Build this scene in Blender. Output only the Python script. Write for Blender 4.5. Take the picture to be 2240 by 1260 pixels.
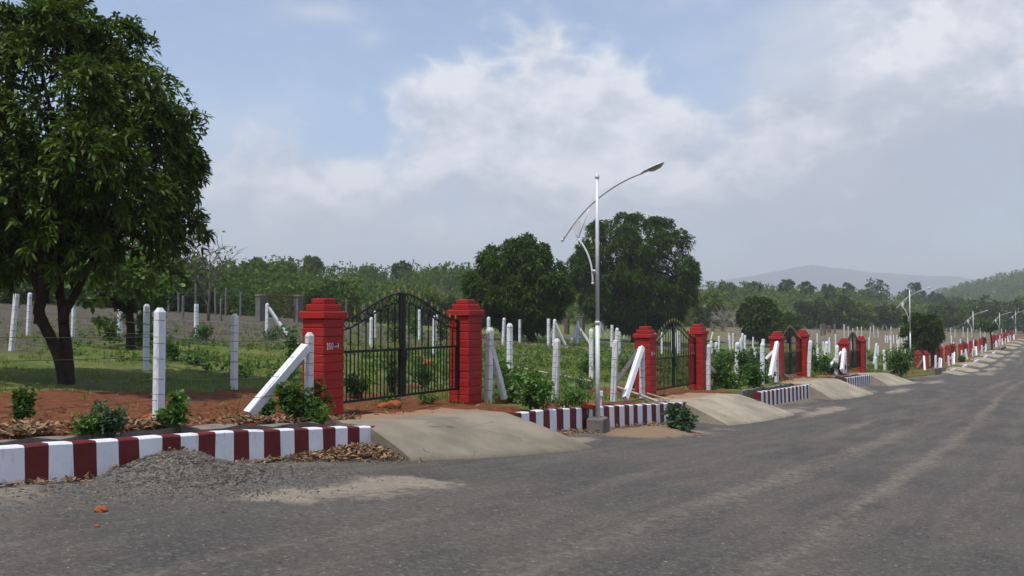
import bpy, math, random
import numpy as np
from mathutils import Vector, Matrix

for _o in list(bpy.data.objects):
    bpy.data.objects.remove(_o, do_unlink=True)
SC = bpy.context.scene
COL = SC.collection
RNG = np.random.default_rng(7)
R = math.radians

# ---------------------------------------------------------------- camera
FPX, PITCH = 1900.0, math.atan(60 / 1900.0)          # focal length in photo pixels, camera tilted up
cam_d = bpy.data.cameras.new('camera')
cam = bpy.data.objects.new('camera', cam_d)
COL.objects.link(cam)
cam_d.sensor_width = 36.0
cam_d.lens = 36.0 * FPX / 2240.0
cam_d.clip_start, cam_d.clip_end = 0.1, 20000
cam.location = (0, 0, 0)
cam.rotation_euler = (math.pi / 2 + PITCH, 0, 0)
SC.camera = cam

# ---------------------------------------------------------------- world, sun, exposure
SUN_EL, SUN_AZ = R(67), math.atan2(-0.52, -0.854)     # azimuth of the sun from +Y towards +X
world = bpy.data.worlds.new('World')
SC.world = world
world.use_nodes = True
world.cycles.sampling_method = 'MANUAL'; world.cycles.sample_map_resolution = 512
WN, WL = world.node_tree.nodes, world.node_tree.links
WN.clear()


def wmath(op, a, b=None, c=None, clamp=False):
    n = WN.new('ShaderNodeMath'); n.operation = op; n.use_clamp = clamp
    for i, v in enumerate((a, b, c)):
        if v is None: continue
        if isinstance(v, (int, float)): n.inputs[i].default_value = v
        else: WL.new(v, n.inputs[i])
    return n.outputs[0]


def build_sky():
    out = WN.new('ShaderNodeOutputWorld'); bg = WN.new('ShaderNodeBackground')
    bg.inputs['Strength'].default_value = 0.13
    sky = WN.new('ShaderNodeTexSky'); sky.sky_type = 'NISHITA'; sky.sun_disc = False
    sky.sun_elevation = SUN_EL; sky.sun_rotation = SUN_AZ
    sky.air_density = 1.0; sky.dust_density = 1.2; sky.ozone_density = 1.6
    tc = WN.new('ShaderNodeTexCoord')
    sep = WN.new('ShaderNodeSeparateXYZ'); WL.new(tc.outputs['Generated'], sep.inputs[0])
    az = wmath('ARCTAN2', sep.outputs[0], sep.outputs[1])
    el = wmath('ARCSINE', sep.outputs[2])
    comb = WN.new('ShaderNodeCombineXYZ')
    WL.new(sep.outputs[0], comb.inputs[0]); WL.new(sep.outputs[1], comb.inputs[1])
    WL.new(wmath('MULTIPLY', sep.outputs[2], 1.5), comb.inputs[2])

    def noise(scale, det, rough, off):
        va = WN.new('ShaderNodeVectorMath'); va.operation = 'ADD'
        WL.new(comb.outputs[0], va.inputs[0]); va.inputs[1].default_value = off
        n = WN.new('ShaderNodeTexNoise'); n.inputs['Scale'].default_value = scale
        n.inputs['Detail'].default_value = det; n.inputs['Roughness'].default_value = rough
        n.inputs['Distortion'].default_value = 0.25
        WL.new(va.outputs[0], n.inputs['Vector']); return n.outputs[0]
    n1 = noise(6.5, 7, 0.60, (3.1, 1.7, 0.4))
    n1b = noise(6.5, 6, 0.60, (3.1 - 0.015, 1.7, 0.4 + 0.045))  # the same field a little higher: lit tops, grey bases
    n2 = noise(2.1, 3, 0.5, (7.7, 2.2, 5.0))
    nb = noise(15, 3, 0.5, (1.3, 4.4, 2.0))
    puff = wmath('SUBTRACT', 0.30, wmath('ABSOLUTE', wmath('MULTIPLY', wmath('SUBTRACT', nb, 0.5), 3.0)))   # rounded billows

    def blob(px, py, wx, wy, wt):
        a = math.atan((px - 1120) / FPX); e = math.atan((690 - py) / FPX)
        da = wmath('MULTIPLY', wmath('SUBTRACT', az, a), FPX / wx)
        de = wmath('MULTIPLY', wmath('SUBTRACT', el, e), FPX / wy)
        d2 = wmath('ADD', wmath('MULTIPLY', da, da), wmath('MULTIPLY', de, de))
        return wmath('MULTIPLY', wmath('EXPONENT', wmath('MULTIPLY', d2, -1.0)), wt)

    def total(blobs):
        acc = None
        for b in blobs:
            v = blob(*b); acc = v if acc is None else wmath('ADD', acc, v)
        return acc

    def sm(x, a, b):
        mr = WN.new('ShaderNodeMapRange'); mr.interpolation_type = 'SMOOTHSTEP'
        WL.new(x, mr.inputs[0]); mr.inputs[1].default_value = a; mr.inputs[2].default_value = b; return mr.outputs[0]

    def mixc(f, a, b):
        n = WN.new('ShaderNodeMix'); n.data_type = 'RGBA'; WL.new(f, n.inputs[0])
        for i, v in ((6, a), (7, b)):
            if isinstance(v, tuple): n.inputs[i].default_value = (*v, 1)
            else: WL.new(v, n.inputs[i])
        return n.outputs[2]
    ns = wmath('SUBTRACT', n1, 0.5); n2s = wmath('SUBTRACT', n2, 0.5)
    # thin veil of high cloud, thickening to the right and towards the horizon
    veil = total([(2050, 120, 520, 360, 0.75), (640, 480, 520, 130, 0.35), (1650, 430, 480, 150, 0.5), (700, 38, 90, 22, 0.35), (420, 100, 420, 170, -0.25), (1500, 90, 170, 150, -0.2)])
    veil = wmath('ADD', veil, wmath('MULTIPLY', wmath('EXPONENT', wmath('MULTIPLY', wmath('ABSOLUTE', el), -8.0)), 0.8))
    veil = wmath('ADD', veil, wmath('ADD', wmath('MULTIPLY', ns, 1.3), wmath('MULTIPLY', n2s, 0.8)))
    veil = wmath('ADD', wmath('MULTIPLY', sm(veil, 0.0, 0.95), 0.72), 0.22)
    # heaped cumulus
    cum = total([(1130, 350, 330, 180, 0.66), (1420, 320, 200, 150, 0.55), (1330, 190, 110, 75, 0.32), (1040, 200, 110, 70, 0.30), (915, 215, 80, 60, 0.22), (1185, 90, 62, 62, 0.36),
                 (1690, 245, 120, 70, 0.30), (1600, 230, 70, 150, -0.34), (1740, 150, 90, 70, -0.22), (1790, 340, 220, 150, 0.42), (2090, 70, 180, 100, 0.40), (2230, 170, 220, 120, 0.36), (640, 450, 300, 110, 0.32), (1610, 470, 300, 90, 0.3),
                 (430, 130, 380, 170, -0.4), (1540, 90, 140, 120, -0.35), (1660, 120, 70, 60, -0.2)])
    cum = wmath('ADD', cum, wmath('ADD', wmath('MULTIPLY', ns, 0.95), wmath('MULTIPLY', puff, 0.42)))
    cum = wmath('ADD', cum, wmath('MULTIPLY', n2s, 0.6))
    cmask = wmath('MULTIPLY', sm(cum, 0.12, 0.56), sm(el, 0.03, 0.16))
    dark = total([(2080, 370, 330, 120, 0.85), (1900, 520, 800, 150, 0.45), (1000, 570, 900, 150, 0.45)])
    shade = wmath('ADD', wmath('ADD', wmath('MULTIPLY', wmath('SUBTRACT', n1, n1b), 3.6), 0.60), wmath('MULTIPLY', puff, 0.75))
    shade = wmath('ADD', wmath('SUBTRACT', shade, dark), blob(1440, 280, 240, 200, 0.30), clamp=True)
    ccol = mixc(shade, (3.7, 4.0, 4.7), (5.95, 6.1, 6.55))
    vcol = mixc(wmath('ADD', wmath('SUBTRACT', 0.75, dark), wmath('MULTIPLY', ns, 1.6), clamp=True), (3.25, 3.6, 4.25), (4.75, 5.05, 5.65))
    hz = WN.new('ShaderNodeMix'); hz.data_type = 'RGBA'; hz.blend_type = 'MULTIPLY'
    hz.inputs[0].default_value = 1.0
    WL.new(sky.outputs[0], hz.inputs[6]); hz.inputs[7].default_value = SKYTINT
    col = mixc(veil, hz.outputs[2], vcol)
    col = mixc(wmath('MULTIPLY', cmask, 0.92), col, ccol)
    WL.new(col, bg.inputs['Color']); WL.new(bg.outputs[0], out.inputs[0])


SKYTINT = (1.15, 1.18, 1.22, 1)
build_sky()
sun_d = bpy.data.lights.new('sun', 'SUN'); sun_d.energy = 3.4; sun_d.angle = R(0.8); sun_d.color = (1.0, 0.955, 0.88)
sun = bpy.data.objects.new('sun', sun_d); COL.objects.link(sun)
SUNV = Vector((math.sin(SUN_AZ) * math.cos(SUN_EL), math.cos(SUN_AZ) * math.cos(SUN_EL), math.sin(SUN_EL)))
sun.rotation_euler = (-SUNV).to_track_quat('-Z', 'Y').to_euler()
sun.location = SUNV * 50
SC.view_settings.view_transform = 'Standard'; SC.view_settings.look = 'None'
SC.view_settings.exposure = 0.2; SC.view_settings.gamma = 1.0
SC.render.engine = 'CYCLES'
SC.cycles.use_denoising = True
SC.cycles.max_bounces = 5; SC.cycles.diffuse_bounces = 2; SC.cycles.transparent_max_bounces = 8
SC.cycles.volume_bounces = 0; SC.cycles.use_adaptive_sampling = True; SC.cycles.adaptive_threshold = 0.015; SC.cycles.caustics_reflective = False; SC.cycles.caustics_refractive = False

# ---------------------------------------------------------------- layout: s runs along the road, t to its left
DS = np.array([0.539, 0.842]); DS = DS / np.linalg.norm(DS)
DT = np.array([-DS[1], DS[0]])
ROAD_ROT = math.atan2(DS[1], DS[0])


def xy(s, t): return s * DS[0] + t * DT[0], s * DS[1] + t * DT[1]


def st(x, y): return x * DS[0] + y * DS[1], x * DT[0] + y * DT[1]


def smooth(e0, e1, x):
    u = np.clip((x - e0) / (e1 - e0), 0, 1); return u * u * (3 - 2 * u)


_perm = np.random.default_rng(11).random((256, 256))


def vnoise(x, y):
    xi = np.floor(x).astype(int); yi = np.floor(y).astype(int)
    fx = x - xi; fy = y - yi; fx = fx * fx * (3 - 2 * fx); fy = fy * fy * (3 - 2 * fy)
    g = lambda a, b: _perm[a & 255, b & 255]
    return (g(xi, yi) * (1 - fx) + g(xi + 1, yi) * fx) * (1 - fy) + (g(xi, yi + 1) * (1 - fx) + g(xi + 1, yi + 1) * fx) * fy


def fbm(x, y, o=4):
    v = 0; a = 0.5
    for i in range(o):
        v = v + a * vnoise(x * 2 ** i + 17.3 * i, y * 2 ** i + 5.1 * i); a *= 0.5
    return v / (1 - 0.5 ** o)


ZR = np.array([(-60, 1.2), (-15, -0.75), (-5, -1.16), (4.4, -1.65), (8.5, -1.93), (15.3, -2.38), (22, -2.80), (28.4, -3.03), (35, -3.24),
               (47.6, -3.55), (60, -4.0), (78, -4.75), (90, -5.1), (110, -5.2), (150, -5.3), (230, -5.35), (5000, -5.35)])
ZG = np.array([(-60, 1.8), (-15, -0.25), (0, -1.0), (4.4, -1.25), (7.4, -1.42), (10.5, -1.68), (14.6, -1.82), (23.7, -2.41), (28, -2.50),
               (37.4, -2.76), (41.6, -2.84), (50.5, -3.15), (55, -3.4), (78, -4.43), (88, -4.85), (100, -4.92), (140, -5.05),
               (230, -5.2), (5000, -5.2)])


def zr(s): return np.interp(s, ZR[:, 0], ZR[:, 1])


def zg(s): return np.interp(s, ZG[:, 0], ZG[:, 1])


def road_z(s, t): return zr(s) - 0.025 * np.clip(8.6 - t, 0, 16)


KERB_T0, KERB_T1 = 8.55, 8.72


def kerb_top(s): return np.where(np.asarray(s) < 60, zg(s) - 0.0, zr(s) + 0.2)


HK = [-.9, -.6, -.3, 0, .2, .4, .6, .9]


def field_z(x, y):
    s, t = st(x, y)
    m = np.interp(s, [-20, 20, 60, 110, 400], [0.045, 0.062, 0.06, 0.058, 0.05])
    z = zg(s) + m * (np.clip(t, 10.5, 75) - 10.5)
    k = x / np.maximum(y, 20)
    F = np.interp(k, HK, [58, 68, 88, 130, 168, 215, 262, 300]); RR = 2.1 * F
    H = np.interp(k, HK, [2.5, 5.0, 9.2, 10.8, 9.4, 9.0, 8.0, 6.0])
    z = z + H * smooth(F, RR, y) - (H + 10) * smooth(RR * 1.05, RR * 2.6, y)
    near = np.exp(-np.hypot(x, y) / 120)
    z = z + (fbm(x * 0.35, y * 0.35, 3) - 0.5) * 0.22 * smooth(10.2, 15, t) * (0.4 + near)
    z = z + (fbm(x * 1.6 + 40, y * 1.6, 3) - 0.5) * 0.10 * smooth(9.4, 10.2, t)
    return z


def ground_z(x, y):
    s, t = st(x, y)
    return np.where(t < KERB_T0, road_z(s, t), np.where(t < 9.4, kerb_top(s), field_z(x, y)))


def ray(px, py):
    d = np.array([px - 1120.0, FPX * math.cos(PITCH) - (630 - py) * math.sin(PITCH), FPX * math.sin(PITCH) + (630 - py) * math.cos(PITCH)])
    return d / d[1]


_Y = np.geomspace(3.0, 900, 9000)


def at(px, py):
    """point of the ground that shows at a photo pixel"""
    d = ray(px, py); P = _Y[:, None] * d
    below = P[:, 2] <= ground_z(P[:, 0], P[:, 1])
    i = int(np.argmax(below)) if below.any() else len(_Y) - 1
    p = P[i].copy(); p[2] = float(ground_z(p[0], p[1])); return p


def at_depth(px, py, Y): return ray(px, py) * Y


def G(x, y): return float(ground_z(np.float64(x), np.float64(y)))


def STZ(s, t, dz=0.0):
    x, y = xy(s, t); return np.array([x, y, G(x, y) + dz])


# ---------------------------------------------------------------- materials
class Mat:
    def __init__(self, name, rough=0.7, spec=0.3):
        self.m = bpy.data.materials.new(name); self.m.use_nodes = True
        self.N = self.m.node_tree.nodes; self.L = self.m.node_tree.links
        self.b = self.N['Principled BSDF']; self.out = self.N['Material Output']
        self.b.inputs['Roughness'].default_value = rough
        self.b.inputs['Specular IOR Level'].default_value = spec

    def node(self, t, **kw):
        n = self.N.new(t)
        for k, v in kw.items():
            if k in n.bl_rna.properties: setattr(n, k, v)
            else: self.set(n.inputs[k], v)
        return n

    def set(self, i, v):
        if hasattr(v, 'links') or isinstance(v, bpy.types.NodeSocket): self.L.new(v, i)
        else: i.default_value = v

    def coord(self, which='Object'): return self.node('ShaderNodeTexCoord').outputs[which]

    def pos(self): return self.node('ShaderNodeNewGeometry').outputs['Position']

    def attr(self, name, out='Fac'): return self.node('ShaderNodeAttribute', attribute_name=name).outputs[out]

    def noise(self, vec, scale, det=4, rough=0.55, dist=0.0):
        n = self.node('ShaderNodeTexNoise'); n.inputs['Scale'].default_value = scale
        n.inputs['Detail'].default_value = det; n.inputs['Roughness'].default_value = rough
        n.inputs['Distortion'].default_value = dist
        if vec is not None: self.L.new(vec, n.inputs['Vector'])
        return n.outputs[0]

    def vor(self, vec, scale, feature='F1', out='Distance'):
        n = self.node('ShaderNodeTexVoronoi', feature=feature); n.inputs['Scale'].default_value = scale
        self.L.new(vec, n.inputs['Vector']); return n.outputs[out]

    def scale(self, vec, v):
        n = self.node('ShaderNodeVectorMath', operation='MULTIPLY'); self.L.new(vec, n.inputs[0]); n.inputs[1].default_value = v
        return n.outputs[0]

    def step(self, x, a, b, lo=0.0, hi=1.0):
        n = self.node('ShaderNodeMapRange', interpolation_type='SMOOTHSTEP'); self.L.new(x, n.inputs[0])
        for i, v in enumerate((a, b, lo, hi)): n.inputs[i + 1].default_value = v
        return n.outputs[0]

    def math(self, op, a, b=None, clamp=False):
        n = self.node('ShaderNodeMath', operation=op, use_clamp=clamp)
        self.set(n.inputs[0], a)
        if b is not None: self.set(n.inputs[1], b)
        return n.outputs[0]

    def mix(self, f, a, b, blend='MIX'):
        n = self.node('ShaderNodeMix', data_type='RGBA', blend_type=blend)
        for i, v in ((0, f), (6, a), (7, b)):
            if isinstance(v, tuple) and len(v) == 3: v = (*v, 1)
            self.set(n.inputs[i], v)
        return n.outputs[2]

    def color(self, c):
        self.set(self.b.inputs['Base Color'], (*c, 1) if isinstance(c, tuple) and len(c) == 3 else c); return self

    def bump(self, h, strength=0.3, dist=0.02):
        n = self.node('ShaderNodeBump'); n.inputs['Strength'].default_value = strength; n.inputs['Distance'].default_value = dist
        self.L.new(h, n.inputs['Height']); self.L.new(n.outputs[0], self.b.inputs['Normal']); return self


def simple(name, c, c2=None, scale=8, rough=0.7, spec=0.3, bump=0.0, bscale=60, metal=0.0):
    m = Mat(name, rough, spec); v = m.pos()
    if c2: m.color(m.mix(m.step(m.noise(v, scale, 5), 0.35, 0.68), c, c2))
    else: m.color(c)
    if bump: m.bump(m.noise(v, bscale, 4), bump, 0.01)
    m.b.inputs['Metallic'].default_value = metal
    return m.m


def painted(name, c, dirt=(0.16, 0.10, 0.06), rough=0.55, amt=0.5, spec=0.3):
    """weathered paint: faint blotches, stains with a shape of their own, fine relief"""
    m = Mat(name, rough, spec); v = m.pos()
    a = m.noise(v, 3.0, 6, 0.6); b = m.noise(m.scale(v, (9, 9, 1.6)), 2.0, 5, 0.6)
    col = m.mix(m.step(a, 0.3, 0.75, 0, 0.35), c, tuple(min(1, x * 1.25 + 0.01) for x in c))
    col = m.mix(m.step(b, 0.56, 0.80, 0, amt), col, dirt)
    col = m.mix(m.step(m.noise(v, 28, 3), 0.62, 0.72, 0, amt * 0.8), col, tuple(0.5 * x + 0.5 * y for x, y in zip(c, dirt)))
    chip = m.math('MULTIPLY', m.step(m.noise(v, 55, 3), 0.64, 0.68), m.step(m.noise(v, 4.5, 3), 0.50, 0.60, 0, amt * 1.3))
    col = m.mix(m.math('MINIMUM', chip, 1.0), col, tuple(0.25 * x + 0.75 * y for x, y in zip(c, dirt)))
    rnd = m.node('ShaderNodeObjectInfo').outputs['Random']
    col = m.mix(m.math('MULTIPLY', rnd, 0.22), col, tuple(x * 0.55 for x in c))
    m.color(col); m.bump(m.math('ADD', m.noise(v, 70, 4), m.math('MULTIPLY', m.noise(v, 9, 4), 1.2)), 0.35, 0.008)
    return m.m


def leafmat(name, dark, light, rough=0.45, trans=0.25, spec=0.35):
    m = Mat(name, rough, spec); t = m.attr('tint')
    col = m.mix(t, dark, light); m.color(col)
    tr = m.node('ShaderNodeBsdfTranslucent'); m.L.new(m.mix(0.5, col, (0.22, 0.34, 0.03), 'MIX'), tr.inputs[0])
    mx = m.node('ShaderNodeMixShader'); mx.inputs[0].default_value = trans
    m.L.new(m.b.outputs[0], mx.inputs[1]); m.L.new(tr.outputs[0], mx.inputs[2]); m.L.new(mx.outputs[0], m.out.inputs[0])
    return m.m


M = {}
M['white'] = painted('white_limewash', (0.72, 0.725, 0.74), (0.27, 0.25, 0.22), 0.8, 0.6)
M['white_old'] = painted('worn_limewash', (0.60, 0.60, 0.60), (0.20, 0.19, 0.17), 0.85, 0.85)
M['kwhite'] = painted('kerb_white_paint', (0.74, 0.75, 0.78), (0.34, 0.29, 0.24), 0.7, 0.62)
M['kred'] = painted('kerb_maroon_paint', (0.125, 0.012, 0.010), (0.13, 0.06, 0.045), 0.6, 0.6)
M['red'] = painted('red_gloss_paint', (0.33, 0.014, 0.011), (0.16, 0.06, 0.045), 0.58, 0.6, 0.3)
M['black'] = painted('black_iron_paint', (0.007, 0.007, 0.008), (0.02, 0.018, 0.015), 0.45, 0.3)
M['gold'] = simple('gold_paint', (0.40, 0.30, 0.10), (0.25, 0.18, 0.06), 30, 0.4, 0.5, metal=0.3)
M['letter'] = simple('white_lettering', (0.78, 0.70, 0.70))
M['steel'] = simple('galvanised_steel', (0.62, 0.625, 0.64), (0.54, 0.55, 0.57), 12, 0.45, 0.5, metal=0.1)
M['lamp_under'] = simple('lamp_glass', (0.5, 0.5, 0.48), None, rough=0.2)
M['plate'] = simple('perforated_plate', (0.66, 0.68, 0.70), None, rough=0.5, metal=0.2)
M['concrete'] = simple('concrete', (0.30, 0.275, 0.235), (0.22, 0.20, 0.17), 3, 0.9, 0.2, 0.4, 45)
M['concrete_dark'] = simple('old_concrete', (0.215, 0.19, 0.155), (0.13, 0.115, 0.095), 4, 0.95, 0.2, 0.5, 30)
M['greyblock'] = simple('bare_block', (0.17, 0.155, 0.14), (0.125, 0.11, 0.10), 2, 0.95, 0.2, 0.3, 20)
M['brick'] = simple('brick_pillar', (0.15, 0.075, 0.055), (0.11, 0.07, 0.06), 3, 0.95)
M['rust'] = simple('rusty_iron', (0.09, 0.045, 0.03), (0.05, 0.03, 0.025), 20, 0.9)
M['wire'] = simple('wire', (0.09, 0.085, 0.08), None, rough=0.5, metal=0.5)
M['bark'] = simple('bark', (0.050, 0.030, 0.022), (0.028, 0.018, 0.014), 9, 0.95, 0.15, 0.9, 28)
M['bark_grey'] = simple('grey_bark', (0.10, 0.085, 0.07), (0.06, 0.05, 0.04), 9, 0.95, 0.15, 0.6, 30)
M['stone'] = simple('stone', (0.15, 0.145, 0.145), (0.09, 0.088, 0.09), 6, 0.9, 0.2, 0.6, 40)
M['redstone'] = simple('laterite', (0.36, 0.105, 0.035), (0.24, 0.07, 0.03), 9, 0.95, 0.15, 0.6, 40)
M['bamboo'] = simple('dry_pole', (0.42, 0.39, 0.30), (0.30, 0.27, 0.20), 7, 0.8)
M['litter'] = leafmat('dry_leaves', (0.065, 0.034, 0.02), (0.38, 0.235, 0.14), 0.8, 0.05, 0.15)
M['mango'] = leafmat('mango_leaves', (0.009, 0.024, 0.004), (0.125, 0.20, 0.022), 0.45, 0.15, 0.14)
M['mango_far'] = leafmat('mango_leaves_far', (0.008, 0.026, 0.003), (0.082, 0.150, 0.014), 0.5, 0.14, 0.08)
M['broad'] = leafmat('broad_leaves', (0.030, 0.070, 0.012), (0.115, 0.19, 0.025), 0.45, 0.30)
M['shrub'] = leafmat('shrub_leaves', (0.020, 0.062, 0.012), (0.095, 0.19, 0.032), 0.5, 0.28, 0.15)
M['shrub_light'] = leafmat('light_shrub_leaves', (0.045, 0.115, 0.018), (0.13, 0.25, 0.04), 0.5, 0.30)
M['shrub_blue'] = leafmat('bluish_shrub_leaves', (0.03, 0.075, 0.04), (0.09, 0.16, 0.075), 0.6, 0.25)
M['forest'] = leafmat('wood_leaves', (0.034, 0.080, 0.011), (0.185, 0.235, 0.034), 0.6, 0.25, 0.08)
M['forest_dark'] = leafmat('dark_tree_leaves', (0.014, 0.038, 0.008), (0.06, 0.105, 0.020), 0.55, 0.18, 0.08)
M['grass'] = leafmat('grass_blades', (0.080, 0.145, 0.018), (0.30, 0.30, 0.07), 0.6, 0.30, 0.2)
M['gravel'] = leafmat('gravel_stones', (0.05, 0.046, 0.042), (0.24, 0.21, 0.17), 0.85, 0.0, 0.2)
M['soilclod'] = leafmat('soil_clods', (0.10, 0.036, 0.018), (0.27, 0.10, 0.05), 0.95, 0.0, 0.1)

# ---------------------------------------------------------------- mesh helpers
WLOC = {}                                                  # world location of each root and part


def np_mesh(name, V, faces, mat, smooth_=False, tint=None, st_attr=None, extra=None, midx=None):
    """faces: list of (m,3) or (m,4) integer arrays"""
    me = bpy.data.meshes.new(name)
    V = np.asarray(V, np.float32).reshape(-1, 3)
    faces = [np.asarray(f, np.int32) for f in faces if len(f)]
    tot = np.concatenate([np.full(len(f), f.shape[1], np.int32) for f in faces])
    idx = np.concatenate([f.ravel() for f in faces])
    me.vertices.add(len(V)); me.vertices.foreach_set('co', V.ravel())
    me.loops.add(len(idx)); me.loops.foreach_set('vertex_index', idx)
    me.polygons.add(len(tot)); me.polygons.foreach_set('loop_start', np.concatenate([[0], np.cumsum(tot)[:-1]]).astype(np.int32))
    if midx is not None: me.polygons.foreach_set('material_index', np.asarray(midx, np.int32))
    me.update(calc_edges=True)
    me.polygons.foreach_set('use_smooth', np.full(len(tot), bool(smooth_)))
    for nm, arr in (('tint', tint), *((extra or {}).items())):
        if arr is not None:
            a = me.attributes.new(nm, 'FLOAT', 'POINT'); a.data.foreach_set('value', np.asarray(arr, np.float32).ravel())
    for m in (mat if isinstance(mat, (list, tuple)) else [mat]): me.materials.append(m)
    me.validate()
    return me


def link(name, me, parent=None, loc=(0, 0, 0), rot=None, scale=None):
    o = bpy.data.objects.new(name, me); COL.objects.link(o)
    o.location = loc
    if rot is not None: o.rotation_euler = rot
    if scale is not None: o.scale = scale
    if parent is not None: o.parent = parent
    return o


def empty(name, loc=(0, 0, 0), rotz=0.0, parent=None):
    o = bpy.data.objects.new(name, None); COL.objects.link(o); o.empty_display_size = 0.2
    o.location = loc; o.rotation_euler = (0, 0, rotz)
    if parent is not None: o.parent = parent
    WLOC[o.name] = np.array(loc, float)
    return o


def tag(o, label=None, cat=None, group=None, kind=None):
    if label: o['label'] = label
    if cat: o['category'] = cat; o['kind'] = 'thing'
    if group: o['group'] = group
    if kind: o['kind'] = kind
    return o


class MB:
    """collects simple shapes into one mesh"""
    def __init__(self): self.V = []; self.F3 = []; self.F4 = []; self.n = 0

    def add(self, V, F4=(), F3=()):
        V = np.asarray(V, float).reshape(-1, 3); self.V.append(V)
        if len(F4): self.F4.append(np.asarray(F4, int) + self.n)
        if len(F3): self.F3.append(np.asarray(F3, int) + self.n)
        self.n += len(V); return self

    def box(self, c, size, rotz=0.0, taper=1.0):
        x, y, z = (np.array(size) / 2)
        v = np.array([(sx * x * (taper if sz > 0 else 1), sy * y * (taper if sz > 0 else 1), sz * z) for sz in (-1, 1) for sy in (-1, 1) for sx in (-1, 1)], float)
        if rotz:
            c_, s_ = math.cos(rotz), math.sin(rotz); v[:, :2] = v[:, :2] @ np.array([[c_, s_], [-s_, c_]])
        return self.add(v + np.asarray(c, float), [(0, 2, 3, 1), (4, 5, 7, 6), (0, 1, 5, 4), (2, 6, 7, 3), (0, 4, 6, 2), (1, 3, 7, 5)])

    def bevbox(self, size, b, z0=0.0, jitter=0.0, rng=None):
        """box standing on z0 with all edges chamfered"""
        x, y, h = size[0] / 2, size[1] / 2, size[2]
        rings = []
        for ins, z in ((b, 0), (0, b), (0, h - b), (b, h)):
            q = [(x - b if i in (0,) else 0, 0) for i in range(1)]
            X, Y = x - ins, y - ins; c = b
            rings.append([(X, -Y + c, z), (X, Y - c, z), (X - c, Y, z), (-X + c, Y, z), (-X, Y - c, z), (-X, -Y + c, z), (-X + c, -Y, z), (X - c, -Y, z)])
        V = np.array(rings, float).reshape(-1, 3); V[:, 2] += z0
        if jitter and rng is not None: V += rng.normal(0, jitter, V.shape)
        F = [(i * 8 + j, i * 8 + (j + 1) % 8, (i + 1) * 8 + (j + 1) % 8, (i + 1) * 8 + j) for i in range(3) for j in range(8)]
        self.add(V, F)
        n = self.n - 32
        self.F4.append(np.array([(n + 24, n + 25, n + 30, n + 31), (n + 25, n + 26, n + 29, n + 30), (n + 26, n + 27, n + 28, n + 29),
                                 (n + 7, n + 6, n + 1, n + 0), (n + 6, n + 5, n + 2, n + 1), (n + 5, n + 4, n + 3, n + 2)]))
        return self

    def tube(self, pts, rad, n=8, cap=True, square=False):
        P = np.asarray(pts, float); k = len(P)
        rad = np.full(k, rad, float) if np.isscalar(rad) else np.asarray(rad, float)
        T = np.gradient(P, axis=0); T /= np.linalg.norm(T, axis=1)[:, None] + 1e-9
        ref = np.array([0, 0, 1.0]) if abs(T[0][2]) < 0.9 else np.array([1.0, 0, 0])
        A = np.cross(T, ref); A /= np.linalg.norm(A, axis=1)[:, None] + 1e-9
        B = np.cross(T, A)
        ang = np.arange(n) / n * 2 * math.pi + (math.pi / 4 if square else 0)
        V = P[:, None] + rad[:, None, None] * (np.cos(ang)[None, :, None] * A[:, None] + np.sin(ang)[None, :, None] * B[:, None])
        i = np.arange(k - 1)[:, None] * n; j = np.arange(n)[None]; j2 = (j + 1) % n
        F = np.stack([i + j, i + j2, i + n + j2, i + n + j], -1).reshape(-1, 4)
        V = V.reshape(-1, 3); F3 = []
        if cap:
            V = np.vstack([V, P[0], P[-1]]); a, b = k * n, k * n + 1
            F3 = [(a, (q + 1) % n, q) for q in range(n)] + [(b, (k - 1) * n + q, (k - 1) * n + (q + 1) % n) for q in range(n)]
        return self.add(V, F, F3)

    def lathe(self, prof, n=12, c=(0, 0, 0)):
        prof = np.asarray(prof, float); k = len(prof)
        a = np.arange(n) / n * 2 * math.pi
        V = np.stack([prof[:, 0][:, None] * np.cos(a), prof[:, 0][:, None] * np.sin(a), np.repeat(prof[:, 1][:, None], n, 1)], -1).reshape(-1, 3)
        i = np.arange(k - 1)[:, None] * n; j = np.arange(n)[None]; j2 = (j + 1) % n
        return self.add(V + np.asarray(c, float), np.stack([i + j, i + j2, i + n + j2, i + n + j], -1).reshape(-1, 4))

    def mesh(self, name, mat, smooth_=False, origin=None):
        V = np.vstack(self.V)
        if origin is not None: V = V - np.asarray(origin, float)
        fs = []
        if self.F4: fs.append(np.vstack(self.F4))
        if self.F3: fs.append(np.vstack(self.F3))
        return np_mesh(name, V, fs, mat, smooth_)

    def part(self, name, mat, parent=None, smooth_=False):
        """links the shapes (given in world space) as one object whose origin is at the foot of its own shape"""
        V = np.vstack(self.V); c = V.mean(0); c[2] = V[:, 2].min()
        base = WLOC[parent.name] if parent is not None else np.zeros(3)
        o = link(name, self.mesh(name, mat, smooth_, c), parent, tuple(c - base)); WLOC[o.name] = c
        return o


def unit(v): return v / (np.linalg.norm(v, axis=-1, keepdims=True) + 1e-9)


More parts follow.
